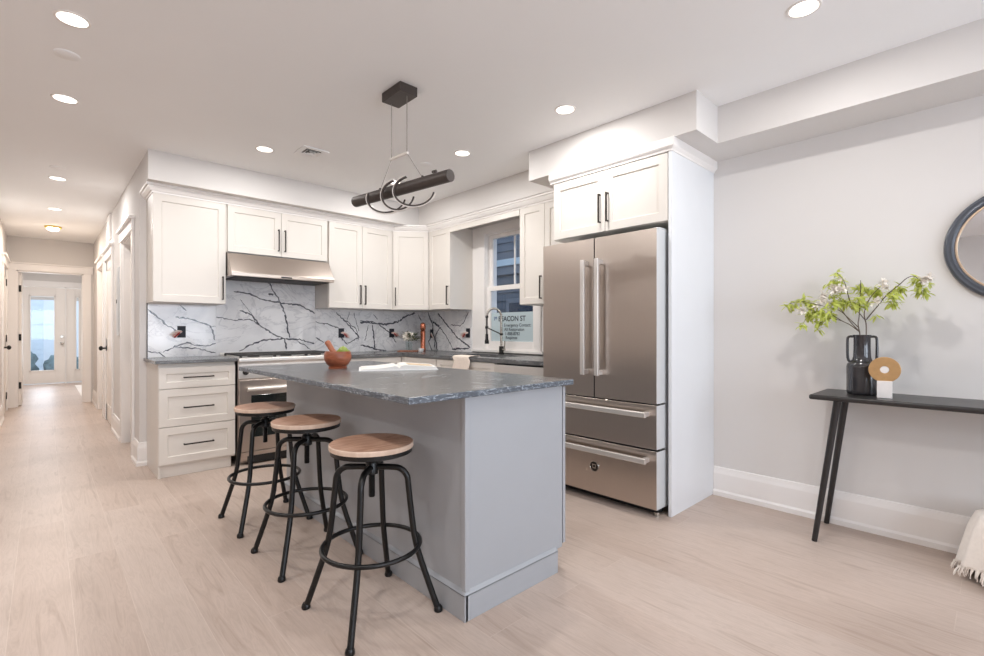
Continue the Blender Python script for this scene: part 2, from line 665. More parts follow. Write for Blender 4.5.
S('floor', M['floor'], (XL - .1, XR + .1, YB - .1, YF + .15, -0.12, 0.0))
S('ceiling', M['ceil'], (XL - .1, XR + .15, YB - .15, YF + .15, CZ, CZ + .12))

# right wall, with the kitchen window opening
wy0, wy1, wz0, wz1 = 3.123, 3.876, 0.957, 2.218
S('wall_right', M['wall'], (XR, XK + .16, YB - .1, 2.37, 0, CZ), (XK, XK + .16, 2.37, wy0, 0, CZ), (XK, XK + .16, wy1, YW, 0, CZ),
  (XK, XK + .16, wy0, wy1, 0, wz0), (XK, XK + .16, wy0, wy1, wz1, CZ))
S('wall_range', M['wall'], (HR, XK + .16, YW, YW + .14, 0, CZ))
# hall right wall with its openings
ops = [(5.46, 6.22, 2.07), (7.20, 8.00, 2.06), (8.36, 9.12, 2.06)]
bx = []
y0 = YW + .14
for a, b, h in ops:
    bx.append((HR, HR + .12, y0, a, 0, CZ))
    bx.append((HR, HR + .12, a, b, h, CZ))
    y0 = b
bx.append((HR, HR + .12, y0, YE, 0, CZ))
S('wall_hall_right', M['wall'], *bx)
S('wall_hall_left', M['wall'], (HL - .12, HL, 6.5, 9.05, 0, CZ), (HL - .12, HL, 9.05, 9.90, 2.06, CZ), (HL - .12, HL, 9.90, YE, 0, CZ))
S('wall_living_return', M['wall'], (XL, HL - .12, 6.5, 6.62, 0, CZ))
ox0, ox1, oz = -0.30, 0.475, 2.08
S('wall_hall_end', M['wall'], (HL - .5, ox0, YE, YE + .12, 0, CZ), (ox1, HR + .6, YE, YE + .12, 0, CZ), (ox0, ox1, YE, YE + .12, oz, CZ))
S('wall_foyer_left', M['wall'], (HL - .5, HL - .38, YE + .12, YF, 0, CZ))
S('wall_foyer_right', M['wall'], (HR + .48, HR + .6, YE + .12, YF, 0, CZ))
S('wall_entrance', M['wall'], (HL - .5, -0.36, YF, YF + .14, 0, CZ), (0.70, HR + .6, YF, YF + .14, 0, CZ), (-0.36, 0.70, YF, YF + .14, 2.13, CZ))
# living area walls (behind / left of the camera), the back one with added windows
lw = []
bx = []
y0 = YB - .1
for a, b in lw:
    bx += [(XL - .15, XL, y0, a, 0, CZ), (XL - .15, XL, a, b, 0, 0.7), (XL - .15, XL, a, b, 2.2, CZ)]
    y0 = b
bx.append((XL - .15, XL, y0, 6.62, 0, CZ))
S('wall_left', M['wall'], *bx)
bwn = [(-0.9, 0.8), (1.3, 3.0)]
bx = []
x0 = XL
for a, b in bwn:
    bx += [(x0, a, YB - .15, YB, 0, CZ), (a, b, YB - .15, YB, 0, 0.7), (a, b, YB - .15, YB, 2.2, CZ)]
    x0 = b
bx.append((x0, XR, YB - .15, YB, 0, CZ))
S('wall_back', M['wall'], *bx)

# soffits (dropped boxes under the ceiling)
SZ = 2.355
S('trim_1', M['wall'], (3.14, XR, YB, 1.24, SZ, CZ))                       # over the console wall
S('trim_2', M['wall'], (2.83, XR, 1.24, 2.585, SZ, CZ))                   # over the refrigerator
S('trim_3', M['wall'], (3.15, XK, 2.585, 4.59, SZ, CZ))                   # over the window
S('trim_4', M['wall'], (HR, XK, 4.59, YW, SZ, CZ))                        # over the range


def sweep_profile(path, prof, outs):
    """mitred sweep in plan: path points, outs[i] = outward normal of each segment; prof = (offset, z)"""
    mb = MB()
    n = len(path)
    nr = [Vector(o).normalized() for o in outs]
    rows = []
    for i in range(n):
        if i == 0: m = nr[0]
        elif i == n - 1: m = nr[-1]
        else:
            m = (nr[i - 1] + nr[i])
            m = m / (m.length_squared / 2) if False else m.normalized() / max(0.3, m.normalized().dot(nr[i]))
        rows.append([(path[i][0] + m.x * d, path[i][1] + m.y * d, z) for d, z in prof])
    k = len(prof)
    vs = [p for r in rows for p in r]
    fs = []
    for i in range(n - 1):
        for j in range(k):
            j2 = (j + 1) % k
            fs.append((i * k + j, i * k + j2, (i + 1) * k + j2, (i + 1) * k + j))
    fs.append(tuple(range(k)))
    fs.append(tuple(range((n - 1) * k, n * k))[::-1])
    mb.add(vs, fs)
    return mb


def seg_normals(path, side):
    out = []
    for a, b in zip(path[:-1], path[1:]):
        d = Vector((b[0] - a[0], b[1] - a[1])).normalized()
        out.append((d.y * side, -d.x * side))
    return out


UY, UX = 4.74, 3.23        # carcass fronts of the upper cabinets (doors add 20 mm)
crown_prof = [(-0.02, 2.284), (0.006, 2.284), (0.008, 2.298), (0.018, 2.300), (0.034, 2.324), (0.036, 2.334), (0.048, 2.338), (0.048, 2.356), (-0.02, 2.356)]
cp = [(0.648, YW), (0.648, UY - .02), (2.895, UY - .02), (UX - .02, 4.475), (UX - .02, 2.37)]
sweep_profile(cp, crown_prof, [(-1, 0)] + seg_normals(cp[1:], 1)).build('trim_5', M['trim'], kind='structure')
fprof = [(-0.02, 2.278), (0.005, 2.278), (0.007, 2.288), (0.020, 2.300), (0.024, 2.306), (0.024, 2.356), (-0.02, 2.356)]
fp = [(2.842, 2.37), (2.842, 1.40), (XR, 1.40)]
sweep_profile(fp, fprof, [(-1, 0), (0, -1)]).build('trim_6', M['trim'], kind='structure')


# baseboards
def baseboard(name, path, side):
    prof = [(0, 0), (0.016, 0), (0.016, 0.155), (0.011, 0.175), (0.007, 0.196), (0, 0.20)]
    p2 = [(0.016, 0), (0.026, 0), (0.026, 0.03), (0.016, 0.042)]
    mb = sweep_profile(path, prof, seg_normals(path, side))
    m2 = sweep_profile(path, p2, seg_normals(path, side))
    mb.add(m2.v, m2.f)
    return mb.build(name, M['trim'], kind='structure')


baseboard('baseboard_right', [(XR, YB), (XR, 1.398)], -1)
baseboard('baseboard_hall', [(0.65, YW), (HR, YW), (HR, 5.36)], -1)
baseboard('baseboard_hall_right', [(HR, 6.32), (HR, 7.09)], -1)
baseboard('baseboard_hall_far', [(HR, 9.24), (HR, YE)], -1)
baseboard('baseboard_hall_left', [(HL, 6.5), (HL, 8.93)], 1)
baseboard('baseboard_left', [(XL, YB), (XL, 6.5), (HL - .12, 6.5)], 1)
baseboard('baseboard_back', [(XL, YB), (XR, YB)], -1)
baseboard('baseboard_foyer', [(HR + .48, YE + .12), (HR + .48, YF)], -1)


# door / opening casings on the hall walls
def casing_x(name, x, sgn, ya, yb, h, w=0.10, t=0.018):
    """casing on a wall whose face is at x and looks towards sgn*X"""
    mb = MB()
    f = lambda a: x + sgn * a
    mb.box(x, f(t), ya - w, ya, 0, h)
    mb.box(x, f(t), yb, yb + w, 0, h)
    mb.box(x, f(t + .006), ya - w - .01, yb + w + .01, h, h + .10)
    mb.box(x, f(t + .03), ya - w - .025, yb + w + .025, h + .10, h + .125)
    # jamb lining
    mb.box(f(.001), f(-.12), ya, ya + .016, 0, h)
    mb.box(f(.001), f(-.12), yb - .016, yb, 0, h)
    mb.box(f(.001), f(-.12), ya, yb, h - .016, h)
    return mb.build(name, M['trim'], bevel=0.002, kind='structure')


casing_x('trim_7', HR, -1, *ops[0])
casing_x('trim_8', HR, -1, *ops[1])
casing_x('trim_9', HR, -1, *ops[2])
casing_x('trim_10', HL, 1, 9.05, 9.90, 2.06)
# cased opening at the end of the hall
mb = MB()
w_ = 0.095
mb.box(ox0 - w_, ox0, YE - .018, YE, 0, oz)
mb.box(ox1, ox1 + w_, YE - .018, YE, 0, oz)
mb.box(ox0 - w_, ox1 + w_ + .02, YE - .024, YE, oz, oz + .10)
mb.box(ox0 - w_ - .004, ox1 + w_ + .024, YE - .045, YE, oz + .10, oz + .12)
mb.box(ox0, ox0 + .018, YE - .001, YE + .12, 0, oz)
mb.box(ox1 - .018, ox1, YE - .001, YE + .12, 0, oz)
mb.box(ox0, ox1, YE - .001, YE + .12, oz - .018, oz)
mb.build('trim_11', M['trim'], bevel=0.002, kind='structure')


def panel_door(name, x, sgn, ya, yb, h, mats, knob_y=None, hinge_y=None, thick=0.036):
    """slab in an X-facing opening; panels on both faces"""
    mb = MB()
    x0, x1 = x, x - sgn * thick
    mb.box(x0 - sgn * .006, x1 + sgn * .006, ya, yb, .012, h)
    st = 0.11
    rails = [(0.012, 0.22), (0.92, 1.06), (h - st, h)]
    for (a, b) in rails: mb.box(x0, x1, ya, yb, a, b)
    for (a, b) in ((ya, ya + st), (yb - st, yb)): mb.box(x0, x1, a, b, .012, h)
    d = mb.build(name, M['door'], bevel=0.003, kind='structure')
    if knob_y is not None:
        k = MB()
        k.cyl((x0, knob_y, .935), (x0 + sgn * .01, knob_y, .935), .034)
        k.cyl((x0 + sgn * .01, knob_y, .935), (x0 + sgn * .045, knob_y, .935), .011)
        k.sphere((x0 + sgn * .06, knob_y, .935), .03, sc=(.75, 1, 1))
        k.build('door_knob', M['black'], d)
    if hinge_y is not None:
        for z in (0.22, 1.05, 1.86):
            MB().box(x0 + sgn * .012, x0 - sgn * .002, hinge_y - .012, hinge_y + .012, z - .05, z + .05).build('hinge', M['bronze'], d)
    return d


panel_door('door_1', HR + .10, -1, 5.478, 6.202, 2.05, None)
panel_door('door_2', HR - .002, -1, 7.218, 7.982, 2.04, None, knob_y=7.92, hinge_y=7.225)
panel_door('door_3', HR + .10, -1, 8.378, 9.102, 2.04, None)
panel_door('door_4', HL + .002, 1, 9.068, 9.882, 2.04, None, knob_y=9.13, hinge_y=9.875)

# open door standing in the foyer behind the cased opening
mb = MB().box(-0.281, -0.245, YE + .135, YE + .88, .012, 2.05)
d5 = mb.build('door_5', M['door'], bevel=0.003, kind='structure')
for z in (0.32, 1.06, 1.81):
    MB().box(-0.277, -0.249, YE + .121, YE + .137, z - .05, z + .05).build('hinge', M['blackm'], d5)

# entrance door with side light
mb = MB()
TE = face_y(YF + .03)
fx = [(-.36, -.34), (.35, .372), (.68, .70)]
for a, b in fx: mb.box(a, b, YF - .01, YF + .13, 0, 2.13)
mb.box(-.36, .70, YF - .01, YF + .13, 2.11, 2.14)
mb.box(-.43, .77, YF - .02, YF, 2.14, 2.24)
mb.box(-.43, -.36, YF - .02, YF, 0, 2.14)
mb.box(.70, .77, YF - .02, YF, 0, 2.14)
mb.build('trim_12', M['trim'], bevel=0.002, kind='structure')


def glazed(name, x0, x1, gx0, gx1, gz0=.28, gz1=1.93, lock=True):
    mb = MB()
    y0, y1 = YF + .03, YF + .075
    mb.box(x0, gx0, y0, y1, .02, 2.105)
    mb.box(gx1, x1, y0, y1, .02, 2.105)
    mb.box(gx0, gx1, y0, y1, .02, gz0)
    mb.box(gx0, gx1, y0, y1, gz1, 2.105)
    m = .025
    for a, b, c, e in ((gx0, gx0 + m, gz0, gz1), (gx1 - m, gx1, gz0, gz1), (gx0, gx1, gz0, gz0 + m), (gx0, gx1, gz1 - m, gz1)):
        mb.box(a, b, y0 - .012, y0, c, e)
    d = mb.build(name, M['door'], bevel=0.002, kind='structure')
    MB().box(gx0, gx1, y0 + .018, y0 + .026, gz0, gz1).build('pane', M['glass'], d)
    MB().box(gx0 + m, gx1 - m, y0 - .002, y0 + .012, gz1 - .10, gz1 - .03).build('blind', M['steel_side'], d)
    if lock:
        k = MB()
        for z, r in ((1.03, .028), (0.885, .03)):
            k.cyl((0.298, y0, z), (0.298, y0 - .012, z), r)
        k.sphere((0.298, y0 - .045, .885), .03)
        k.cyl((0.298, y0, .885), (0.298, y0 - .03, .885), .012)
        k.build('door_knob', M['chrome'], d)
    return d


glazed('door_6', -.338, .349, -.225, .195)
glazed('door_7', .373, .679, .515, .60, lock=False)
MB().box(0.60, 1.07, 11.1, 13.6, 0.001, 0.012).v
mb = MB().box(0.485, 0.98, 10.6, 13.4, 0.0, 0.012)
tag(mb.build('door_mat', M['mat']), 'white mat on the foyer floor right of the entrance door', 'mat')

# unseen windows, added behind the camera to let daylight in
def added_window(name, T, u0, u1, v0, v1):
    mb = MB(T)
    t = .05
    mb.box(u0, u0 + t, v0, v1, -.10, -.04)
    mb.box(u1 - t, u1, v0, v1, -.10, -.04)
    mb.box(u0, u1, v0, v0 + t, -.10, -.04)
    mb.box(u0, u1, v1 - t, v1, -.10, -.04)
    mb.box(u0, u1, (v0 + v1) / 2 - .025, (v0 + v1) / 2 + .025, -.10, -.04)
    for a, b, c, e in ((u0 - .09, u0, v0 - .09, v1 + .09), (u1, u1 + .09, v0 - .09, v1 + .09), (u0, u1, v1, v1 + .09), (u0, u1, v0 - .09, v0)):
        mb.box(a, b, c, e, 0, .018)
    w = mb.build(name, M['trim'], kind='structure')
    MB(T).box(u0, u1, v0, v1, -.075, -.07).build('pane', M['glass'], w)


TB = lambda u, v, w: (u, YB + w, v)
for i, (a, b) in enumerate(bwn): added_window('window_%d' % (i + 2), TB, a, b, .7, 2.2)

# kitchen window
TW = face_x(XK)
mb = MB(TW)
mb.box(3.872, 3.985, wz0, wz1 - .004, 0, .020)
mb.box(3.985, 4.083, wz0, 2.30, 0, .012)
mb.box(3.060, wy0 + .004, wz0, wz1 - .004, 0, .020)
mb.box(3.0, 3.060, wz0, 2.30, 0, .012)
mb.box(3.060, 3.985, wz1 - .004, 2.30, 0, .020)
mb.box(3.03, 4.083, .930, .957, -.10, .035)
mb.box(wy0, wy1, wz0 - .005, wz0 + .012, -.16, 0)
mb.box(wy1 - .012, wy1, wz0, wz1, -.16, .0)
mb.box(wy0, wy0 + .012, wz0, wz1, -.16, .0)
mb.box(wy0, wy1, wz1 - .012, wz1, -.16, 0)
win = mb.build('window_1', M['trim'], bevel=0.002, kind='structure')
a, b = wy0 + .012, wy1 - .012
def sash(mb, u0, u1, v0, v1, w0, w1, s, bot, top):
    mb.box(u0, u0 + s, v0, v1, w0, w1)
    mb.box(u1 - s, u1, v0, v1, w0, w1)
    mb.box(u0 + s, u1 - s, v0, v0 + bot, w0, w1)
    mb.box(u0 + s, u1 - s, v1 - top, v1, w0, w1)
mb = MB(TW)
sash(mb, a, b, 1.600, wz1 - .012, -.085, -.045, .055, .04, .042)
mb.box(3.478, 3.493, 1.62, wz1 - .03, -.072, -.052)
mb.build('upper_sash', M['trim'], win, 0.002)
mb = MB(TW)
sash(mb, a, b, wz0 + .012, 1.642, -.044, -.012, .055, .079, .05)
mb.build('lower_sash', M['trim'], win, 0.002)
MB(TW).box(a + .05, b - .05, 1.63, wz1 - .05, -.066, -.062).build('pane', M['glass'], win)
MB(TW).box(a + .05, b - .05, wz0 + .08, 1.60, -.032, -.028).build('pane', M['glass'], win)

# notice sheet in the lower sash
sg = MB(TW).box(a + .056, b - .056, 1.049, 1.353, -.0275, -.0265).build('window_notice', M['sign'])
tag(sg, 'pale blue printed notice sheet in the lower half of the kitchen window', 'sign')


def text_part(txt, size, yy, zz, mat, parent, name='lettering', bold=False):
    cu = bpy.data.curves.new('lettering', 'FONT')
    cu.body = txt
    cu.size = size
    cu.align_x = 'LEFT'
    cu.extrude = 0.0004
    cu.offset = 0.0016 if bold else 0.0004
    tmp = bpy.data.objects.new('lettering_curve', cu)
    COL.objects.link(tmp)
    bpy.context.view_layer.update()
    me = bpy.data.meshes.new_from_object(tmp.evaluated_get(bpy.context.evaluated_depsgraph_get()))
    bpy.data.objects.remove(tmp)
    X = XK + .0258
    o0 = ORG[parent.name]
    for v in me.vertices:
        x, y, z = v.co
        v.co = Vector((X - z, yy - x, zz + y)) - o0
    me.materials.clear()
    me.materials.append(mat)
    o = bpy.data.objects.new(name, me)
    COL.objects.link(o)
    o.parent = parent
    ORG[o.name] = o0
    return o


text_part('18', .056, 3.778, 1.272, M['inkb'], sg, bold=True)
text_part('BEACON ST', .074, 3.70, 1.262, M['ink'], sg, bold=True)
text_part('Emergency Contact:', .047, 3.615, 1.203, M['ink'], sg)
text_part('All Restoration', .047, 3.61, 1.158, M['ink'], sg)
text_part('1-888-8782', .047, 3.60, 1.114, M['ink'], sg)
text_part('Response', .044, 3.59, 1.073, M['ink'], sg)

# outside: neighbour's house seen through the kitchen window
nb = empty('neighbour_house', (6.3, 6.0, -0.3), 'blue-grey clapboard house next door seen through the kitchen window', 'house')
mb = MB()
z = -0.3
while z < 5.0:
    mb.prism([(0, z), (-.022, z), (-.004, z + .16), (0, z + .16)], 1.0, 12.0, lambda u, v, w: (6.3 + u, w, v))
    z += .155
mb.box(6.3, 6.45, 1.0, 12.0, -.3, 5.0)
mb.build('siding', M['siding'], nb)
MB().box(6.20, 6.30, 1.0, 12.0, 2.36, 2.48).build('trim_band', M['siding_band'], nb, 0.004)
MB().box(6.24, 6.30, 1.0, 12.0, 2.20, 2.36).build('fascia', M['siding_mid'], nb, 0.004)
for yy in (5.6, 6.75):
    f = MB(face_x(6.28)).box(yy - .08, yy + .68, .55, 1.75, 0, .03).build('window_frame', M['siding_mid'], nb, 0.003)
    MB(face_x(6.28)).box(yy, yy + .6, .63, 1.67, .028, .034).build('pane', M['extglass'], f)
# outside: the street front seen through the entrance door
hs = empty('street_house', (0.2, 21, -0.3), 'pale house front across the street seen through the glazed entrance door', 'house')
mb = MB()
z = -0.3
while z < 5.5:
    mb.prism([(0, z), (-.022, z), (-.004, z + .18), (0, z + .18)], -6, 6, lambda u, v, w: (w, 21 + u, v))
    z += .175
mb.box(-6, 6, 21, 21.2, -.3, 5.5)
mb.build('siding', M['siding2'], hs)
MB().box(0.0, 1.1, 20.9, 21.0, .1, 2.3).build('door', M['extwhite'], hs, 0.004)
for xx in (-3.2, -1.6, 2.2):
    f = MB().box(xx, xx + 1.0, 20.92, 21.0, .8, 2.3).build('window_frame', M['extwhite'], hs, 0.004)
    MB().box(xx + .08, xx + .92, 20.91, 20.925, .88, 2.22).build('pane', M['extglass'], f)
for k, (xx, rr) in enumerate(((-0.75, .62), (0.45, .45), (-2.2, .6), (1.7, .55))):
    mb = MB().sphere((xx, 19.3, rr * .8 - .3), rr, 20, 14, (1, .8, 1.0), 0.22)
    tag(mb.build('street_shrub', M['shrub']), ['larger grey-green bush outside, left pane of the entrance door', 'small grey-green bush outside, by the lock side of the entrance door',
        'grey-green bush outside, far left of the entrance path', 'grey-green bush outside behind the side light'][k], 'bush', 'bushes outside the entrance')
S('trim_13', M['ground'], (-20, 20, YF + .15, 40, -.42, -.3), (XR + .16, 20, -10, YF + .15, -.42, -.3))

# ================================================================== CEILING FITTINGS
def pot_light(x, y, label, name='recessed_downlight', power=POT_W):
    t = empty(name, (x, y, CZ), label, 'ceiling light', 'recessed ceiling downlights')
    MB().lathe([(.056, -.004), (.066, -.004), (.068, 0.0), (.056, 0.0)], (x, y, CZ), 28, close=False).build('trim_ring', M['potring'], t)
    MB().lathe([(.0, -.003), (.057, -.003), (.057, -.0005), (0, -.0005)], (x, y, CZ), 24).build('lens', M['pot'], t)
    d = bpy.data.lights.new('downlight_lamp', 'AREA')
    d.shape = 'DISK'
    d.size, d.energy, d.color = .10, power, POT_COL
    lo = bpy.data.objects.new('downlight_lamp', d)
    lo.location = (0, 0, -.006)
    COL.objects.link(lo)
    lo.parent = t
    return t


XH = 0.097
pots = [(XH, 2.92, 'brightest downlight at the top left corner of the ceiling'),
        (XH, 3.95, 'second downlight from the top left, past the round detector'),
        (XH, 6.06, 'third downlight of the hall row, where the hall begins', 'recessed_downlight', POT_W * 1.1),
        (XH, 7.60, 'last white downlight deep in the hall before the yellow ringed one', 'recessed_downlight', POT_W * 1.1),
        (1.27, 3.97, 'downlight in front of the range wall beside the square ceiling vent'),
        (2.46, 0.60, 'downlight at the top right above the console wall'),
        (2.46, 1.93, 'downlight in front of the refrigerator cabinets'),
        (2.46, 2.97, 'downlight right of the pendant lamp near the window soffit'),
        (2.46, 4.00, 'downlight behind the pendant lamp in the kitchen corner'),
        (XH, 0.9, 'added unseen downlight above the camera position'),  # out-of-view lamps from here on, added for more light
        (XH, -0.9, 'added unseen downlight behind the camera position'),
        (-1.6, 0.9, 'added unseen downlight over the living area left of the camera'),
        (-1.6, 2.92, 'added unseen downlight over the living area left of the hall row')]
for p in pots:
    pot_light(*p)
pot_light(0.1, 12.2, 'unseen downlight added to brighten the foyer beyond the cased opening', power=POT_W * 3.0)  # hidden lamp, put in to brighten the foyer

fl = empty('flush_light', (0.097, 8.9, CZ), 'small flush ceiling light with a yellow plastic ring at the hall end', 'ceiling light')
MB().lathe([(0, -.022), (.085, -.022), (.09, -.012), (.09, 0), (0, 0)], (0.097, 8.9, CZ), 28).build('yellow_ring', M['yellow'], fl)
MB().lathe([(0, -.058), (.05, -.056), (.062, -.045), (.062, -.022), (0, -.022)], (0.097, 8.9, CZ), 28).build('lens', M['flush'], fl)
d = bpy.data.lights.new('flush_lamp', 'AREA')
d.shape, d.size, d.energy, d.color = 'DISK', .12, POT_W * 1.2, (1, .86, .72)
lo = bpy.data.objects.new('flush_lamp', d)
lo.location = (0, 0, -.062)
COL.objects.link(lo)
lo.parent = fl

for x, y, lab in ((0.089, 3.315, 'round white detector between the two top left downlights'),
                  (0.089, 5.66, 'round white detector beside the third hall downlight'),
                  (2.40, 3.385, 'round white detector above the black pendant tube')):
    mb = MB().lathe([(0, -.005), (.050, -.005), (.053, -.003), (.054, 0), (0, 0)], (x, y, CZ), 28)
    tag(mb.build('ceiling_detector', M['ceil'], origin=(x, y, CZ)), lab, 'detector', 'round ceiling detectors')

v = empty('ceiling_vent', (1.565, 3.78, CZ), 'square white air diffuser in the ceiling above the range', 'vent')
mb = MB()
cx_, cy_ = 1.565, 3.78
def sqring(mb, r0, r1, z0, z1):
    vs = []
    for r, z in ((r0, z0), (r1, z1)):
        vs += [(cx_ - r, cy_ - r, z), (cx_ + r, cy_ - r, z), (cx_ + r, cy_ + r, z), (cx_ - r, cy_ + r, z)]
    mb.add(vs, [(i, (i + 1) % 4, 4 + (i + 1) % 4, 4 + i) for i in range(4)])
sqring(mb, .10, .105, CZ, CZ - .008)
sqring(mb, .105, .070, CZ - .008, CZ - .008)
sqring(mb, .070, .058, CZ - .008, CZ - .001)
mb.build('vent_frame', M['ceil'], v)
mb = MB()
sqring(mb, .056, .040, CZ - .012, CZ - .002)
sqring(mb, .034, .022, CZ - .014, CZ - .003)
mb.box(cx_ - .016, cx_ + .016, cy_ - .016, cy_ + .016, CZ - .013, CZ - .011)
mb.build('louver', M['ceil'], v)
MB().box(cx_ - .074, cx_ + .074, cy_ - .074, cy_ + .074, CZ - .0018, CZ - .0005).build('duct_throat', M['vent'], v)

# hall wall bits
mb = MB()
mb.box(HR - .022, HR, 7.36, 7.66, 2.28, 2.575)
for k in range(6):
    mb.box(HR - .028, HR - .022, 7.39, 7.63, 2.305 + k * .042, 2.325 + k * .042)
tag(mb.build('wall_grille', M['trim'], bevel=.002), 'white return air grille high on the hall wall above the panel door', 'vent')
ep = empty('electrical_panel', (HR, 6.62, 1.10), 'narrow grey panel cover on the hall wall between two white casings', 'panel')
MB().box(HR - .012, HR, 6.50, 6.68, 1.11, 1.85).build('cover', M['steel_side'], ep, .003)
MB().box(HR - .016, HR - .012, 6.52, 6.66, 1.15, 1.81).build('cover_door', M['steel_side'], ep, .002)
MB().box(HR - .020, HR - .016, 6.61, 6.64, 1.46, 1.50).build('latch', M['blackm'], ep)

# ================================================================== UPPER CABINETS
TY, TX = face_y(UY), face_x(UX)


def carcass(mb_args, name, label, loc):
    t = empty(name, loc, label, 'cabinet')
    mb = MB()
    for b in mb_args: mb.box(*b)
    mb.build('body', M['cab'], t, .001)
    return t


u1 = carcass([(.648, 1.184, UY, YW - .001, 1.397, 2.30)], 'upper_cabinet', 'white single-door wall cabinet at the hall end, left of the hood', (.916, 4.9, 1.397))
add_door(TY, .648, 1.184, 1.397, 2.286, u1, (1.156, 1.535))
u2 = carcass([(1.188, 2.128, UY, YW - .001, 1.862, 2.30)], 'upper_cabinet', 'short white two-door wall cabinet above the steel range hood', (1.66, 4.9, 1.862))
add_door(TY, 1.196, 1.662, 1.866, 2.286, u2, (1.633, 2.018))
add_door(TY, 1.662, 2.120, 1.866, 2.286, u2, (1.693, 2.018))
u3 = carcass([(2.132, 2.884, UY, YW - .001, 1.397, 2.30)], 'upper_cabinet', 'tall white two-door wall cabinet right of the range hood', (2.51, 4.9, 1.397))
add_door(TY, 2.136, 2.509, 1.399, 2.286, u3, (2.482, 1.545))
add_door(TY, 2.509, 2.879, 1.399, 2.286, u3, (2.540, 1.545))
# diagonal corner cabinet
u4 = empty('upper_cabinet', (3.2, 4.8, 1.397), 'white diagonal corner wall cabinet between the range and window walls', 'cabinet')
pd0, pd1 = (2.889, UY), (UX, 4.482)
MB().prism([(2.889, YW - .001), (XK - .001, YW - .001), (XK - .001, 4.482), (UX, 4.482), (2.889, UY)], 1.397, 2.30).build('body', M['cab'], u4, .001)
TD = face_diag(pd0, pd1)
dl = math.hypot(pd1[0] - pd0[0], pd1[1] - pd0[1])
add_door(TD, .013, dl - .013, 1.399, 2.286, u4, (.043, 1.545))
u5 = carcass([(UX, XK - .001, 4.087, 4.478, 1.397, 2.30)], 'upper_cabinet', 'narrow white one-door wall cabinet left of the kitchen window', (3.3, 4.2, 1.397))
add_door(TX, 4.087, 4.474, 1.399, 2.286, u5, (4.12, 1.545))
u6 = carcass([(UX, XK - .001, 2.38, 3.049, 1.397, 2.30)], 'upper_cabinet', 'white two-door wall cabinet right of the window, half behind the refrigerator', (3.3, 2.68, 1.397))
add_door(TX, 2.748, 3.049, 1.399, 2.286, u6, (2.782, 1.545))
add_door(TX, 2.382, 2.748, 1.399, 2.286, u6)
vb = MB().box(UX - .02, UX, 3.052, 4.085, 2.228, 2.284)
tag(vb.build('window_valance', M['cab'], bevel=.001), 'white valance board bridging the wall cabinets above the window', 'valance')

# refrigerator surround
fc = empty('refrigerator_cabinet', (3.16, 1.88, 1.845), 'white two-door cabinet above the refrigerator', 'cabinet')
FX = 2.862
MB().box(FX, XR - .001, 1.422, 2.345, 1.846, 2.278).build('body', M['cab'], fc, .001)
TF = face_x(FX)
add_door(TF, 1.426, 1.883, 1.848, 2.274, fc, (1.858, 2.012), hl=.2)
add_door(TF, 1.883, 2.342, 1.848, 2.274, fc, (1.921, 2.012), hl=.2)
mb = MB().box(2.842, XR - .001, 1.40, 1.421, 0, 2.30)
tag(mb.build('end_panel', M['panel'], bevel=.001), 'tall white end panel standing right of the refrigerator', 'panel')

# ================================================================== RANGE HOOD
hd = empty('range_hood', (1.66, 4.8, 1.64), 'sloped stainless under-cabinet hood above the range', 'hood')
hx0, hx1 = 1.190, 2.126
prof = [(YW - .001, 1.86), (4.735, 1.86), (4.70, 1.852), (4.585, 1.685), (4.577, 1.672), (4.577, 1.642), (YW - .001, 1.642)]
MB().prism([(a, b) for a, b in prof], hx0, hx1, lambda u, v, w: (w, u, v)).build('canopy', M['steel'], hd, .003)
MB().box(hx0 + .04, hx1 - .04, 4.62, 4.98, 1.636, 1.6425).build('filter', M['iron'], hd)
MB().box(hx0 + .42, hx0 + .52, 4.576, 4.5785, 1.648, 1.662).build('control_strip', M['blackm'], hd)

# ================================================================== BASE CABINETS, RANGE
BY = 4.50
TBY = face_y(BY)
bc = empty('base_cabinet', (.92, 4.75, 0), 'white three-drawer base cabinet at the hall end, left of the range', 'cabinet')
mb = MB()
mb.box(.650, 1.197, BY, YW - .002, .09, .898)
mb.box(.650, .668, BY - .002, YW - .002, 0, .898)
mb.box(.668, 1.170, BY + .012, BY + .03, 0, .098)
mb.build('body', M['cab'], bc, .001)
for (a, b, hz) in ((.700, .868, .786), (.400, .697, .546), (.104, .397, .252)):
    add_door(TBY, .652, 1.196, a, b, bc, (.924, hz), vertical=False, name='drawer', hl=.214)
# range-wall cabinet right of the range, corner, sink, mostly behind the island
b2 = empty('base_cabinet', (2.5, 4.75, 0), 'white two-door base cabinet right of the range, behind the island', 'cabinet')
MB().box(2.135, 2.845, BY, YW - .002, .09, .882).box(2.15, 2.83, BY + .06, BY + .08, 0, .09).build('body', M['cab'], b2, .001)
for a, b in ((2.137, 2.49), (2.49, 2.843)):
    add_door(TBY, a, b, .11, .70, b2, (2.46 if a < 2.2 else 2.52, .58))
    add_door(TBY, a, b, .705, .878, b2, None, name='drawer')
BX = 2.875
TBX = face_x(BX)
b3 = empty('base_cabinet', (3.15, 4.75, 0), 'white corner base cabinet under the flower and copper mill', 'cabinet')
MB().box(2.85, XK - .002, 4.46, YW - .002, .0, .882).build('body', M['cab'], b3, .001)
b4 = empty('base_cabinet', (3.15, 4.1, 0), 'white base cabinet between the corner and the sink cabinet', 'cabinet')
MB().box(BX, XK - .002, 3.86, 4.455, .09, .882).box(BX + .06, BX + .08, 3.86, 4.455, 0, .09).build('body', M['cab'], b4, .001)
add_door(TBX, 3.862, 4.453, .11, .70, b4, (3.90, .58))
add_door(TBX, 3.862, 4.453, .705, .878, b4, (4.16, .79), vertical=False, name='drawer')
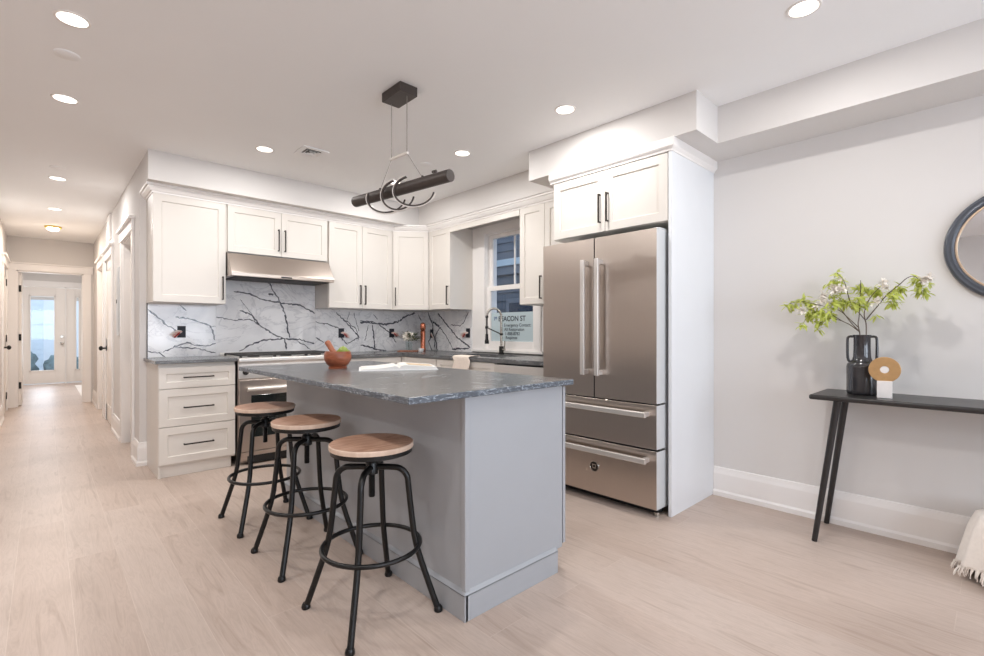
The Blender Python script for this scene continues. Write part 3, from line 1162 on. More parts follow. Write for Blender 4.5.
b5 = empty('sink_cabinet', (3.15, 3.43, 0), 'white sink base cabinet below the kitchen window', 'cabinet')
mb = MB()
mb.box(BX, BX + .02, 3.005, 3.855, .09, .882)
mb.box(BX, XK - .002, 3.005, 3.02, .09, .882)
mb.box(BX, XK - .002, 3.84, 3.855, .09, .882)
mb.box(BX, XK - .002, 3.005, 3.855, .09, .11)
mb.box(BX + .06, BX + .08, 3.005, 3.855, 0, .09)
mb.build('body', M['cab'], b5, .001)
add_door(TBX, 3.007, 3.43, .11, .70, b5, (3.40, .58))
add_door(TBX, 3.43, 3.853, .11, .70, b5, (3.46, .58))
add_door(TBX, 3.007, 3.853, .705, .878, b5, None, name='front_panel')
dw = empty('dishwasher', (3.15, 2.69, 0), 'stainless dishwasher between the sink cabinet and the refrigerator', 'dishwasher')
MB().box(BX, XK - .01, 2.385, 3.0, .09, .872).box(BX + .05, XR - .1, 2.40, 2.985, 0, .09).build('body', M['iron'], dw)
MB(TBX).box(2.387, 2.998, .12, .79, 0, .03).build('door', M['steel'], dw, .003)
MB(TBX).box(2.387, 2.998, .795, .868, 0, .03).build('control_panel', M['steelh'], dw, .003)
MB(TBX).box(2.44, 2.945, .735, .757, .055, .075).box(2.46, 2.48, .737, .755, .03, .056).box(2.905, 2.925, .737, .755, .03, .056).build('handle', M['steelh'], dw, .004)

# worktops
mb = MB().box(.628, 1.207, 4.452, YW - .001, .899, .925)
tag(mb.build('worktop', M['stone'], bevel=.003), 'short dark stone worktop on the three-drawer cabinet', 'worktop')
mb = MB()
Z0, Z1 = .883, .918
sx0, sx1, sy0, sy1 = 2.97, 3.37, 3.10, 3.80
xs = [2.842, sx0, sx1, XK - .001]
ys = [2.382, sy0, sy1, 4.452]
for i in range(3):
    for j in range(3):
        if i == 1 and j == 1: continue
        mb.box(xs[i], xs[i + 1], ys[j], ys[j + 1], Z0, Z1)
mb.box(2.132, XK - .001, 4.452, YW - .001, Z0, Z1)
bmw = mb.build('worktop', M['stone'])
tag(bmw, 'L-shaped dark stone worktop running round the corner below the window', 'worktop')
bm = bmesh.new(); bm.from_mesh(bmw.data)
bmesh.ops.remove_doubles(bm, verts=bm.verts, dist=1e-5)
seen = {}
for f in bm.faces:
    k = tuple(round(c, 4) for c in f.calc_center_median())
    seen.setdefault(k, []).append(f)
bmesh.ops.delete(bm, geom=[f for fs in seen.values() if len(fs) > 1 for f in fs], context='FACES')
bm.to_mesh(bmw.data); bm.free()

# sink bowl
sk = empty('kitchen_sink', (3.17, 3.43, .70), 'stainless undermount sink in the worktop below the window', 'sink')
mb = MB()
a0, a1, c0, c1, zb, zt = sx0 - .004, sx1 + .004, sy0 - .004, sy1 + .004, .70, .8825
mb.box(a0 - .012, a0, c0 - .012, c1 + .012, zb, zt)
mb.box(a1, a1 + .012, c0 - .012, c1 + .012, zb, zt)
mb.box(a0, a1, c0 - .012, c0, zb, zt)
mb.box(a0, a1, c1, c1 + .012, zb, zt)
mb.box(a0 - .012, a1 + .012, c0 - .012, c1 + .012, zb - .012, zb)
mb.build('basin', M['sink'], sk)
MB().lathe([(0, .001), (.04, .001), (.045, .004), (0, .005)], (3.17, 3.43, zb), 24).build('drain', M['chrome'], sk)

# range
rg = empty('range', (1.67, 4.75, 0), 'stainless gas range with black grates under the hood', 'range')
rx0, rx1 = 1.213, 2.126
RY = 4.475
TR = face_y(RY)
mb = MB()
mb.box(rx0, rx1, RY, YW - .003, .10, .905)
mb.box(rx0 + .03, rx1 - .03, RY + .05, YW - .05, 0.0, .10)
mb.build('body', M['steel'], rg, .002)
# rounded front lip and cooktop
mb = MB().box(rx0, rx1, RY - .03, YW - .003, .885, .925)
mb.build('cooktop', M['steelh'], rg, .012, seg=4)
MB(TR).box(rx0 + .004, rx1 - .004, .745, .868, -.005, .012).build('control_panel', M['steelh'], rg, .004)
for k in range(6):
    xk = 1.272 + k * .158
    kb = MB()
    kb.cyl(TR(xk, .800, .012), TR(xk, .800, .020), .024)
    kb.cyl(TR(xk, .800, .020), TR(xk, .800, .048), .018, .016)
    kb.build('knob', M['blackm'] if k % 2 == 0 else M['blackm'], rg)
od = MB(TR)
od.box(rx0 + .004, rx1 - .004, .118, .735, 0, .026)
odo = od.build('oven_door', M['steel'], rg, .004)
MB(TR).box(rx0 + .10, rx1 - .10, .235, .600, .0255, .030).build('window', M['oven_glass'], odo, .002)
hb = MB()
hb.cyl(TR(rx0 + .06, .655, .062), TR(rx1 - .06, .655, .062), .019, seg=20)
for xx in (rx0 + .085, rx1 - .085):
    hb.cyl(TR(xx, .655, .02), TR(xx, .655, .062), .014)
hb.build('handle', M['steelh'], odo)
MB(TR).box(rx0 + .004, rx1 - .004, .040, .110, 0, .022).build('lower_drawer', M['steel'], rg, .003)
MB(TR).box(rx0 + .07, rx1 - .02, .012, .075, .0225, .026).build('vent_slot', M['blackm'], rg)
for k in range(3):
    g = MB()
    xa = rx0 + .03 + k * .286
    xb = xa + .278
    for x in (xa, (xa + xb) / 2, xb):
        g.box(x - .007, x + .007, 4.50, 4.98, .938, .952)
    for y in (4.50, 4.62, 4.74, 4.86, 4.98):
        g.box(xa, xb, y - .007, y + .007, .938, .952)
    for x in (xa, xb):
        for y in (4.50, 4.98): g.box(x - .009, x + .009, y - .009, y + .009, .924, .940)
    g.build('grate', M['iron'], rg, .003)
    for y in (4.62, 4.86):
        MB().lathe([(.05, 0), (.048, .008), (.03, .011), (0, .011)], ((xa + xb) / 2, y, .9245), 20).build('burner', M['iron'], rg)
MB().box(rx0, rx1, 5.035, YW - .003, .9255, .952).build('back_guard', M['steelh'], rg, .004)

# ================================================================== MARBLE BACKSPLASH
def cam_ray(px, py):
    s, c = math.sin(YAW), math.cos(YAW)
    r, u = (px - 492) / F_PX, -(py - 331) / F_PX
    return Vector((s + r * c, c - r * s, u))


def on_y(px, py, Y):
    d = cam_ray(px, py); t = Y / d.y
    return (d.x * t, HCAM + d.z * t)


def on_x(px, py, X):
    d = cam_ray(px, py); t = X / d.x
    return (d.y * t, HCAM + d.z * t)


def ribbon(mb, pts, w, T, lim):
    """ragged vein line laid into the slab face; pts in (u, v)"""
    fine = []
    for (a, b) in zip(pts[:-1], pts[1:]):
        L = math.hypot(b[0] - a[0], b[1] - a[1])
        n = max(2, int(L / .018))
        for i in range(n):
            t = i / n
            fine.append((a[0] + (b[0] - a[0]) * t + random.uniform(-.006, .006), a[1] + (b[1] - a[1]) * t + random.uniform(-.006, .006)))
    fine.append(pts[-1])
    u0, u1, v0, v1 = lim
    fine = [(min(max(p[0], u0), u1), min(max(p[1], v0), v1)) for p in fine]
    vs, fs = [], []
    for i, p in enumerate(fine):
        q0, q1 = fine[max(0, i - 1)], fine[min(len(fine) - 1, i + 1)]
        dx, dy = q1[0] - q0[0], q1[1] - q0[1]
        L = math.hypot(dx, dy) or 1
        nx, ny = -dy / L, dx / L
        ww = w * random.uniform(.45, 1.25) * (.5 if i in (0, len(fine) - 1) else 1)
        for s in (-1, 1):
            vs.append((min(max(p[0] + s * nx * ww / 2, u0), u1), min(max(p[1] + s * ny * ww / 2, v0), v1), .0004))
    for i in range(len(fine) - 1):
        fs.append((2 * i, 2 * i + 1, 2 * i + 3, 2 * i + 2))
    mb.add(vs, fs, False, T)


YS = YW - .012
XS = XK - .012
def C(ox, oy, s, pts): return [(ox + x / s, oy + y / s) for x, y in pts]
A = lambda *p: C(100, 284, 4.0, p)
B = lambda *p: C(320, 310, 8.0, p)
D = lambda *p: C(380, 300, 8.2, p)
back_veins = [
    (A((190, 100), (215, 120), (250, 150), (300, 185), (330, 200)), .013), (A((300, 133), (370, 140), (410, 155), (445, 172), (460, 225)), .014),
    (A((445, 172), (464, 170)), .009), (A((318, 82), (345, 108)), .012), (A((190, 270), (240, 275), (262, 295)), .010),
    (A((250, 272), (300, 250), (350, 235), (380, 247), (440, 245), (464, 238)), .013), (A((300, 253), (380, 258), (464, 275)), .010),
    (A((535, 30), (600, 38), (640, 60), (720, 75), (800, 85), (860, 118)), .016), (A((672, -20), (690, 25), (720, 70), (740, 120), (758, 215)), .016),
    (A((560, 105), (610, 125), (640, 165), (700, 205), (740, 220)), .016), (A((465, 133), (540, 145), (600, 140), (640, 165)), .010),
    (A((555, 270), (600, 245), (650, 225), (740, 218), (800, 222), (858, 240)), .015), (A((740, 220), (745, 262)), .016), (A((790, 228), (842, 262)), .010),
    (A((674, 43), (684, 41), (694, 43)), .034), (A((560, 60), (600, 110), (625, 160)), .006),
    (B((-35, 95), (0, 105), (60, 112), (150, 145)), .013), (B((130, 20), (190, 80), (240, 130), (314, 215)), .013), (B((235, 15), (215, 95)), .008),
    (B((270, 20), (310, 170)), .008), (B((160, 215), (220, 275)), .013), (B((220, 265), (318, 220)), .014), (B((-35, 220), (30, 262)), .012),
    (B((200, 80), (290, 150), (310, 240)), .010),
    (B((322, 100), (400, 103), (470, 112), (540, 115), (620, 95), (700, 45), (760, 25)), .022), (B((322, 88), (430, 95)), .014),
    (B((470, 118), (530, 160), (570, 200), (610, 260)), .014), (B((420, 120), (430, 200), (440, 320)), .018), (B((385, 120), (360, 250)), .008),
    (B((322, 280), (380, 290), (450, 315), (530, 325)), .018), (B((430, 40), (460, 75)), .012), (B((790, 40), (810, 90)), .012)]
right_veins = [
    (B((862, 20), (900, 110), (905, 190), (930, 260), (940, 345)), .024), (B((900, 95), (960, 140), (925, 200), (915, 300)), .016), (B((905, 180), (870, 250), (900, 340)), .018),
    (D((475, 110), (530, 180), (610, 280), (660, 330), (740, 390)), .018), (D((490, 220), (540, 290), (600, 405)), .013), (D((725, 100), (690, 180), (660, 210), (580, 205)), .010),
    (D((430, 170), (490, 215)), .015), (D((590, 405), (730, 395)), .018)]
slabs = [(.656, 1.181, .926, 1.396, 'white marble backsplash slab at the hall end with thin dark veins'),
         (1.1825, 2.129, .926, 1.641, 'tall white marble slab behind the range with bold branching veins'),
         (2.1305, 2.652, .919, 1.396, 'white marble backsplash slab just right of the range'),
         (2.6535, XS - .002, .919, 1.396, 'white marble backsplash slab in the corner behind the flower')]
for (x0, x1, z0, z1, lab) in slabs:
    mb = MB()
    mb.box(x0, x1, YS, YW - .0005, z0, z1)
    mb.cur = 1
    for pts, w in back_veins:
        uv = [on_y(px, py, YS) for px, py in pts]
        mid = sum(p[0] for p in uv) / len(uv)
        if x0 - .02 < mid < x1 + .02:
            ribbon(mb, uv, w, face_y(YS), (x0 + .001, x1 - .001, z0 + .001, z1 - .001))
    if x0 < .7:
        mb.cur = 2
        mb.box(x0 - .006, x0, YS - .002, YW - .0005, z0, z1)
    o = mb.build('backsplash_slab', [M['marble'], M['vein'], M['iron']], fix=False, origin=(0, YW, 0))
    tag(o, lab, 'backsplash', 'marble backsplash slabs')
mb = MB()
mb.box(XS, XK - .0005, 4.085, YW - .0005, .919, 1.396)
mb.cur = 1
for pts, w in right_veins:
    uv = [on_x(px, py, XS) for px, py in pts]
    ribbon(mb, uv, w, face_x(XS), (4.086, YW - .014, .92, 1.395))
o = mb.build('backsplash_slab', [M['marble'], M['vein']], fix=False, origin=(XK, 0, 0))
tag(o, 'white marble backsplash slab on the window wall with dark cloudy veins', 'backsplash', 'marble backsplash slabs')


# unfinished outlet boxes
def outlet(T, u, v, label, messy):
    c = T(u, v, 0)
    t = empty('outlet_box', c, label, 'electrical outlet', 'unfinished outlet boxes')
    mb = MB(T)
    w, h = .032, .052
    mb.box(u - w, u + w, v - h, v + h, .0008, .003)
    mb.box(u - w, u - w + .004, v - h, v + h, .003, .007)
    mb.box(u + w - .004, u + w, v - h, v + h, .003, .007)
    mb.box(u - w, u + w, v - h, v - h + .004, .003, .007)
    mb.box(u - w, u + w, v + h - .004, v + h, .003, .007)
    mb.build('box', M['box_dark'], t)
    cols = [M['wire_w'], M['wire_r'], M['wire_p'], M['wire_w']]
    for k in range(4):
        ang = random.uniform(-.5, .5)
        s = -1 if messy else 1
        p = [T(u, v, .004), T(u + s * .012, v - .008 + .008 * k, .03), T(u + s * (.03 + .012 * k), v - .01 - .02 * math.sin(k * 1.7), .035 + .006 * k), T(u + s * (.045 + .012 * k), v - .045 - .012 * k * ang, .012 + .008 * k)]
        q = []
        for i in range(13):
            tt = i / 12
            b = [(1 - tt) ** 3, 3 * tt * (1 - tt) ** 2, 3 * tt * tt * (1 - tt), tt ** 3]
            q.append(sum((Vector(p[j]) * b[j] for j in range(4)), Vector()))
        MB().tube(q, .007, 8).build('wire', cols[k], t)
    return t


TSY, TSX = face_y(YS - .0005), face_x(XS - .0005)
outlet(TSY, .905, 1.150, 'open outlet box with red and white wires left of the range', True)
outlet(TSY, 2.425, 1.135, 'open outlet box with wires above the wooden bowl', False)
outlet(TSY, 3.07, 1.133, 'open outlet box left of the white flower', False)
outlet(TSX, 4.852, 1.125, 'open outlet box behind the copper mill', True)
outlet(TSX, 4.155, 1.135, 'open outlet box with tangled wires beside the window casing', False)

# ================================================================== REFRIGERATOR
rf = empty('refrigerator', (3.1, 1.905, 0), 'stainless french-door refrigerator with two bottom freezer drawers', 'refrigerator')
fy0, fy1, fxd = 1.447, 2.362, 2.745
MB().box(2.868, XR - .03, fy0 + .006, fy1 - .006, .045, 1.775).build('body', M['steel_side'], rf, .003)
TFR = face_x(2.858)
def fdoor(y0, y1, z0, z1, name):
    fm = MB(TFR).box(y0, y1, z0, z1, 0, 2.858 - fxd)
    fm.mi = [2, 0, 2, 2, 2, 1 if y0 < fy0 + .01 else 2]  # hidden door edges coloured dark so the gaps read as shaded
    return fm.build(name, [M['steel'], M['steel_side'], M['iron']], rf, .003, seg=3)
ym = 1.9045
dR = fdoor(fy0, ym - .003, .706, 1.793, 'door')
dLf = fdoor(ym + .003, fy1, .706, 1.793, 'door')
g1 = fdoor(fy0, fy1, .424, .697, 'freezer_drawer')
g2 = fdoor(fy0, fy1, .052, .412, 'freezer_drawer')
TH = face_x(fxd)
for dd, y in ((dR, 1.848), (dLf, 1.962)):
    h = MB(TH)
    h.box(y - .015, y + .015, .858, 1.642, .042, .066)
    h.box(y - .013, y + .013, .862, .895, 0, .044)
    h.box(y - .013, y + .013, 1.605, 1.638, 0, .044)
    h.build('handle', M['steelh'], dd, .004)
for dd, z in ((g1, .640), (g2, .355)):
    h = MB(TH)
    h.box(1.492, 2.317, z - .017, z + .017, .042, .066)
    h.box(1.496, 1.53, z - .014, z + .014, 0, .044)
    h.box(2.28, 2.313, z - .014, z + .014, 0, .044)
    h.build('handle', M['steelh'], dd, .004)
bd = MB()
bd.cyl(TH(1.902, .234, 0), TH(1.902, .234, .004), .034, seg=28)
bdo = bd.build('badge', M['bronze'], g2)
rim = MB()
rim.tube([TH(1.902 + .034 * math.cos(t * math.pi / 16), .234 + .034 * math.sin(t * math.pi / 16), .004) for t in range(32)], .0022, 6, True)
rim.box(1.890, 1.914, .220, .226, .004, .0052, T=TH)
rim.box(1.888, 1.893, .226, .244, .004, .0052, T=TH)
rim.box(1.911, 1.916, .226, .244, .004, .0052, T=TH)
rim.box(1.884, 1.920, .244, .249, .004, .0052, T=TH)
rim.build('badge_emblem', M['chrome'], g2)
MB().box(2.80, 2.868, fy0 + .02, fy1 - .02, .015, .05).build('kick_grille', M['blackm'], rf)
for y in (fy0 + .035, fy1 - .035):
    MB().cyl((2.81, y, 0), (2.81, y, .022), .02).cyl((2.81, y, .02), (2.81, y, .05), .008).build('foot', M['chrome'], rf)
for z in (1.782,):
    for y in (fy0 + .03, fy1 - .03):
        MB().box(2.79, 2.90, y - .022, y + .022, 1.776, 1.808 - .003).build('hinge_cover', M['steel_side'], rf, .003)
for z in (.7015, .418):
    MB().box(2.79, 2.84, fy0 + .005, fy0 + .03, z - .0035, z + .0035).build('hinge_plate', M['chrome'], rf)

# ================================================================== ISLAND
il = empty('kitchen_island', (1.52, 2.43, 0), 'grey painted island base under the dark stone top', 'island')
ix0, ix1, iy0, iy1 = 1.232, 1.848, 1.468, 3.40
MB().box(ix0, ix1, iy0, iy1, .104, .8935).build('body', M['island'], il, .002)
mb = MB()
mb.box(ix0 - .010, ix1 - .050, iy0 - .014, iy0 + .002, 0, .105)
mb.box(ix0 - .016, ix0 + .002, iy0 - .014, iy1 + .012, 0, .105)
mb.box(ix0, ix1, iy1 - .002, iy1 + .012, 0, .105)
mb.box(ix1 - .08, ix1 - .05, iy0, iy1, 0, .105)
mb.build('plinth', M['island'], il, .001)
mb = MB()
mb.add([(ix0 - .016, iy0 - .014, .105), (ix1 - .050, iy0 - .014, .105), (ix1 - .050, iy0, .117), (ix0, iy0, .117)], [(0, 1, 2, 3)])
mb.add([(ix0 - .016, iy0 - .014, .105), (ix0 - .016, iy1 + .012, .105), (ix0, iy1 + .012, .117), (ix0, iy0, .117)], [(0, 3, 2, 1)])
mb.box(ix0 - .016, ix1 - .050, iy0 - .014, iy0, .101, .105)
mb.box(ix0 - .016, ix0, iy0 - .014, iy1 + .012, .101, .105)
mb.build('plinth_cap', M['island'], il)
MB().box(ix0 - .006, ix0 + .018, iy0 - .006, iy0 + .018, .112, .8935).build('corner_trim', M['island'], il, .002)
TI = lambda u, v, w: (ix1 + .007 + w, u, v)
n = 4
wd = (iy1 - iy0) / n
for k in range(n):
    add_door(TI, iy0 + k * wd, iy0 + (k + 1) * wd, .118, .885, il, (iy0 + (k + .88 if k % 2 == 0 else k + .12) * wd, .77), mat='island')
mb = MB().box(.941, 1.892, 1.432, 3.455, .8945, .921)
mb.mi = [0, 0, 1, 1, 1, 1]
tag(mb.build('island_worktop', [M['stone'], M['stone_edge']], bevel=.004), 'long dark grey stone top overhanging the island', 'worktop')

# ================================================================== BAR STOOLS
def make_stool(loc, label):
    x, y, _ = loc
    t = empty('bar_stool', loc, label, 'stool', 'industrial bar stools at the island')
    st = MB()
    st.lathe([(.1685, .6965), (0, .6965)], (x, y, 0), 48, close=False)
    st.cur = 1
    st.lathe([(0, .676), (.1695, .676), (.171, .679), (.171, .694), (.1685, .6965)], (x, y, 0), 48, close=False)
    so = st.build('seat', [M['seat'], M['seat_edge']], t)
    ban = MB()
    ban.lathe([(0, .655), (.160, .655), (.166, .658), (.166, .676), (0, .676)], (x, y, 0), 48)
    ban.build('seat_band', M['black'], t)
    sp = MB()
    sp.cyl((x, y, .47), (x, y, .655), .0115, seg=16)
    for k in range(24):
        z = .472 + k * .0045
        sp.lathe([(.0115, 0), (.0138, .0015), (.0115, .003)], (x, y, z), 14, close=False)
    sp.cyl((x, y, .625), (x, y, .655), .018, seg=16)
    sp.lathe([(0, 0), (.05, 0), (.05, .006), (0, .006)], (x, y, .649), 20)
    sp.build('screw_spindle', M['black'], t)
    hub = MB()
    hub.lathe([(.016, 0), (.026, .004), (.026, .05), (.020, .058), (.016, .058)], (x, y, .562), 20)
    hub.build('hub', M['black'], t)
    for sx in (-1, 1):
        for sy in (-1, 1):
            dv = Vector((sx, sy, 0)).normalized()
            raw = [(.018, .594), (.06, .594), (.095, .593)]
            for i in range(1, 9):
                a = math.pi / 2 * i / 8
                raw.append((.095 + .056 * math.sin(a), .593 - .058 * (1 - math.cos(a))))
            raw += [(.158, .47), (.168, .38), (.176, .32), (.183, .285), (.192, .25), (.208, .20), (.243, .10), (.276, .008)]
            pts = [Vector((x, y, z)) + dv * r for r, z in raw]
            lg = MB().tube(pts, .0128, 12)
            lo_ = lg.build('leg', M['black'], t)
            fb = MB()
            p = Vector((x, y, 0)) + dv * .277
            fb.lathe([(0, 0), (.0165, 0), (.0185, .006), (.0165, .018), (.012, .024), (0, .024)], p, 16)
            fb.build('foot_cap', M['black'], lo_)
    rg_ = MB()
    rg_.tube([(x + .198 * math.cos(2 * math.pi * k / 48), y + .198 * math.sin(2 * math.pi * k / 48), .272) for k in range(48)], .0095, 10, True)
    rg_.build('footrest_ring', M['black'], t)
    return t


s1 = make_stool((.995, 1.79, 0), 'nearest black metal bar stool with round wooden seat')
dup(s1, (1.0, 2.475, 0), 'middle black metal bar stool with round wooden seat')
dup(s1, (1.0, 3.115, 0), 'farthest black metal bar stool with round wooden seat, nearest the range')

# ================================================================== PENDANT
pn = empty('pendant_lamp', (1.546, 2.46, CZ), 'black tube pendant lamp with looping rings above the island', 'pendant lamp')
MB().box(1.487, 1.605, 2.352, 2.555, 2.535, CZ - .001).build('canopy', M['pend'], pn, .002)
w1a, w2a = Vector((1.541, 2.534, 2.535)), Vector((1.554, 2.385, 2.535))
w1b, w2b = Vector((1.541, 2.534, 2.20)), Vector((1.554, 2.385, 2.20))
P0, P1 = Vector((1.487, 2.888, 2.0)), Vector((1.604, 2.06, 2.0))
ax = (P1 - P0).normalized()
up = Vector((0, 0, 1))
a1 = P0 + ax * .255 + up * .031
a2 = P0 + ax * .635 + up * .031
MB().tube([w1a, w1b], .0016, 8).build('cable', M['cable'], pn)
MB().tube([w2a, w2b], .0022, 8).build('cable', M['cable'], pn)
MB().tube([w1b, a1], .0016, 8).build('cable', M['cable'], pn)
MB().tube([w2b, a2], .0016, 8).build('cable', M['cable'], pn)
e = (w2b - w1b).normalized() * .008
MB().cyl(w1b - e, w2b + e, .0085).build('spreader_bar', M['led'], pn)
tb = MB()
tb.cyl(P0, P1 + ax * .02, .034, seg=28)
for q in (a1, a2):
    tb.cyl(q - up * .004, q + up * .012, .0075)
q = P1 - ax * .10
tb.cyl(q + up * .028, q + up * .046, .010)
tb.cyl(q + up * .046 - ax * .02, q + up * .046 + ax * .012, .008)
tb.build('tube', M['pend'], pn, .002)
side = ax.cross(up)
if side.dot(-P0) < 0: side = -side
for f, ph, rx_ in ((.375, 160, .118), (.505, 104, .098), (.675, 112, .118)):
    c = P0 + ax * (f * .836) - up * .030
    dirv = (ax * math.cos(math.radians(34)) - side * math.sin(math.radians(34))).normalized()
    pts = []
    for k in range(41):
        a = math.radians(ph + (352 - ph) * k / 40)
        pts.append(c + dirv * (rx_ * math.cos(a)) + up * (.088 * math.sin(a)))
    nrm = dirv.cross(up)
    inner, outer = MB(), MB()
    vs, fs, vs2, fs2 = [], [], [], []
    for k in range(41):
        r_ = (pts[k] - c).normalized()
        for (dr, dn) in ((-.005, -.007), (.005, -.007), (.005, .007), (-.005, .007)):
            vs.append(pts[k] + r_ * dr + nrm * dn)
        for (dr, dn) in ((.0045, -.0062), (.0095, -.0062), (.0095, .0062), (.0045, .0062)):
            vs2.append(pts[k] + r_ * dr + nrm * dn)
    for k in range(40):
        for j in range(4):
            j2 = (j + 1) % 4
            fs.append((k * 4 + j, k * 4 + j2, k * 4 + 4 + j2, k * 4 + 4 + j))
    fs += [(0, 1, 2, 3), (160, 163, 162, 161)]
    ro = outer.add(vs, fs).build('ring', M['pend'], pn)
    inner.add(vs2, fs).build('led_strip', M['led'], ro)

# ================================================================== THINGS ON THE ISLAND
bx_, by_ = 1.360, 2.878
bw = empty('wooden_bowl', (bx_, by_, .921), 'round reddish wooden bowl on the island top', 'bowl')
pr = [(r_ * .95, z_) for r_, z_ in [(0, 0), (.058, 0), (.060, .008), (.054, .014), (.072, .028), (.085, .052), (.088, .076), (.084, .100), (.079, .108), (.075, .104), (.079, .076), (.073, .045), (.05, .025), (0, .022)]]
MB().lathe(pr, (bx_, by_, .921), 40).build('bowl_body', M['bowl'], bw)
pt = MB()
vdir = Vector((math.sin(YAW), math.cos(YAW), 0))
rdir = Vector((math.cos(YAW), -math.sin(YAW), 0))
c0_ = Vector((bx_, by_, .921))
p0 = c0_ - rdir * .002 + up * .060
p1 = c0_ - rdir * .070 + up * .172
dd = (p1 - p0).normalized()
pt.tube([p0 + dd * (L * (p1 - p0).length) for L in (0, .03, .2, .5, .8, .93, 1)], .014, 16, rs=[.012, .018, .021, .0165, .0175, .0185, .013])
tag(pt.build('wooden_pestle', M['pestle']), 'wooden pestle leaning out of the bowl on the island', 'pestle')
for k, (a, b, h, lab) in enumerate(((.034, .0, .112, 'green lime at the front of the wooden bowl'), (.050, .030, .098, 'green lime at the right edge of the wooden bowl'), (.000, .046, .100, 'green lime at the back of the wooden bowl'))):
    c = c0_ + rdir * a + vdir * b + up * h
    mb = MB().sphere(c, .029 if k == 0 else .022, 18, 12, (1, 1, .92))
    mb.cyl(c + up * (.0255 if k == 0 else .019), c + up * (.030 if k == 0 else .024), .003)
    tag(mb.build('lime', M['lime']), lab, 'fruit', 'limes in the wooden bowl')

# open book
bk = empty('open_book', (1.70, 2.68, .921), 'open white picture book lying on the island top', 'book')
L0 = Vector((1.424, 2.734, 0)); G0 = Vector((1.470, 2.45, 0))
# local frame: spine from near to far, pages to the left and right
near = Vector((1.556, 2.47, .921))
spd = Vector((.47, .88, 0)).normalized()
perp = Vector((spd.y, -spd.x, 0))
LB, WBk = .30, .225
mb = MB()
def slab(mb, side_, prof_top, zoff=0.0, w=WBk, inset=0.0, LBi=LB):
    vs, fs = [], []
    n_ = len(prof_top)
    for s_ in (inset, LBi - inset):
        for (u, z) in prof_top:
            p = near + spd * s_ + perp * (side_ * u * w) + up * (z + zoff)
            vs.append(p)
        for (u, z) in prof_top:
            p = near + spd * s_ + perp * (side_ * u * w) + up * zoff
            vs.append(p)
    m = 2 * n_
    for i in range(n_ - 1):
        fs.append((i, i + 1, m + i + 1, m + i))
        fs.append((n_ + i, m + n_ + i, m + n_ + i + 1, n_ + i + 1))
        for o_ in (0, m):
            fs.append((o_ + i, o_ + n_ + i, o_ + n_ + i + 1, o_ + i + 1))
    for i in (0, n_ - 1):
        fs.append((i, m + i, m + n_ + i, n_ + i))
    mb.add(vs, fs, False)
pgR = [(0.0, .012), (.05, .022), (.12, .027), (.25, .026), (.5, .021), (.8, .016), (1.0, .013)]
pgL = [(0.0, .012), (.05, .020), (.12, .022), (.3, .016), (.6, .009), (1.0, .006)]
slab(mb, 1, pgR, .003)
slab(mb, -1, pgL, .003)
mb.build('pages', M['paper'], bk)
mb = MB()
for sd in (1, -1):
    slab(mb, sd, [(0, .003), (1.04, .003)], .0002, inset=-.006)
mb.build('cover', M['cover'], bk)
mb = MB()
slab(mb, 1, [(u, .0006) for u in (.22, .9)], 0.0)
mb.v, mb.f, mb.mi, mb.sm = [], [], [], []
vs = []
for s_ in (.06, .24):
    for (u, z) in [(.25, .0298), (.5, .0248), (.8, .0198), (.93, .0178)]:
        vs.append(near + spd * s_ + perp * (u * WBk) + up * (z))
mb.add(vs, [(i, i + 1, 5 + i, 4 + i) for i in range(3)])
mb.build('picture', M['print'], bk)

# ================================================================== CORNER WORKTOP THINGS
Zc = .918
tr_ = MB().box(-.115, .115, -.08, .08, 0, .016)
ang = math.radians(-40)
rot = Matrix.Rotation(ang, 4, 'Z')
tr_.v = [tuple(rot @ Vector(p) + Vector((3.08, 4.70, Zc))) for p in tr_.v]
tag(tr_.build('cutting_board', M['board'], bevel=.004), 'dark wooden board on the corner worktop under the flower glass', 'board')
gx, gy, gz = 3.09, 4.70, Zc + .0162
gl = empty('flower_vase', (gx, gy, gz), 'small clear glass holding the white flower in the kitchen corner', 'vase')
MB().lathe([(0, 0), (.036, 0), (.038, .004), (.040, .10), (.038, .10), (.035, .006), (0, .006)], (gx, gy, gz), 28).build('glass_cup', M['clear'], gl)
fw = empty('white_flower', (gx, gy, gz + .01), 'white bloom with dark leaves in the corner glass', 'flower')
MB().tube([(gx, gy, gz + .01), (gx - .005, gy, gz + .08), (gx - .012, gy - .01, gz + .14)], .003, 8).build('stem', M['leafd'], fw)
pet = MB()
fc_ = Vector((gx - .015, gy - .012, gz + .155))
for k in range(150):
    th = math.acos(1 - 1.7 * (k + .5) / 150)
    ph = k * 2.39996
    d_ = Vector((math.sin(th) * math.cos(ph), math.sin(th) * math.sin(ph), math.cos(th)))
    d_ = (d_ + Vector((-.35, -.45, 0)) * .5).normalized()
    s_ = d_.orthogonal().normalized()
    u_ = d_.cross(s_)
    tip = fc_ + d_ * random.uniform(.056, .078)
    mid = fc_ + d_ * .042
    pet.add([fc_ + d_ * .006, mid + s_ * .019 + u_ * .003, tip + u_ * .006, mid - s_ * .019 + u_ * .003], [(0, 1, 2, 3)])
pet.build('petals', M['petal'], fw, fix=False)
lf = MB()
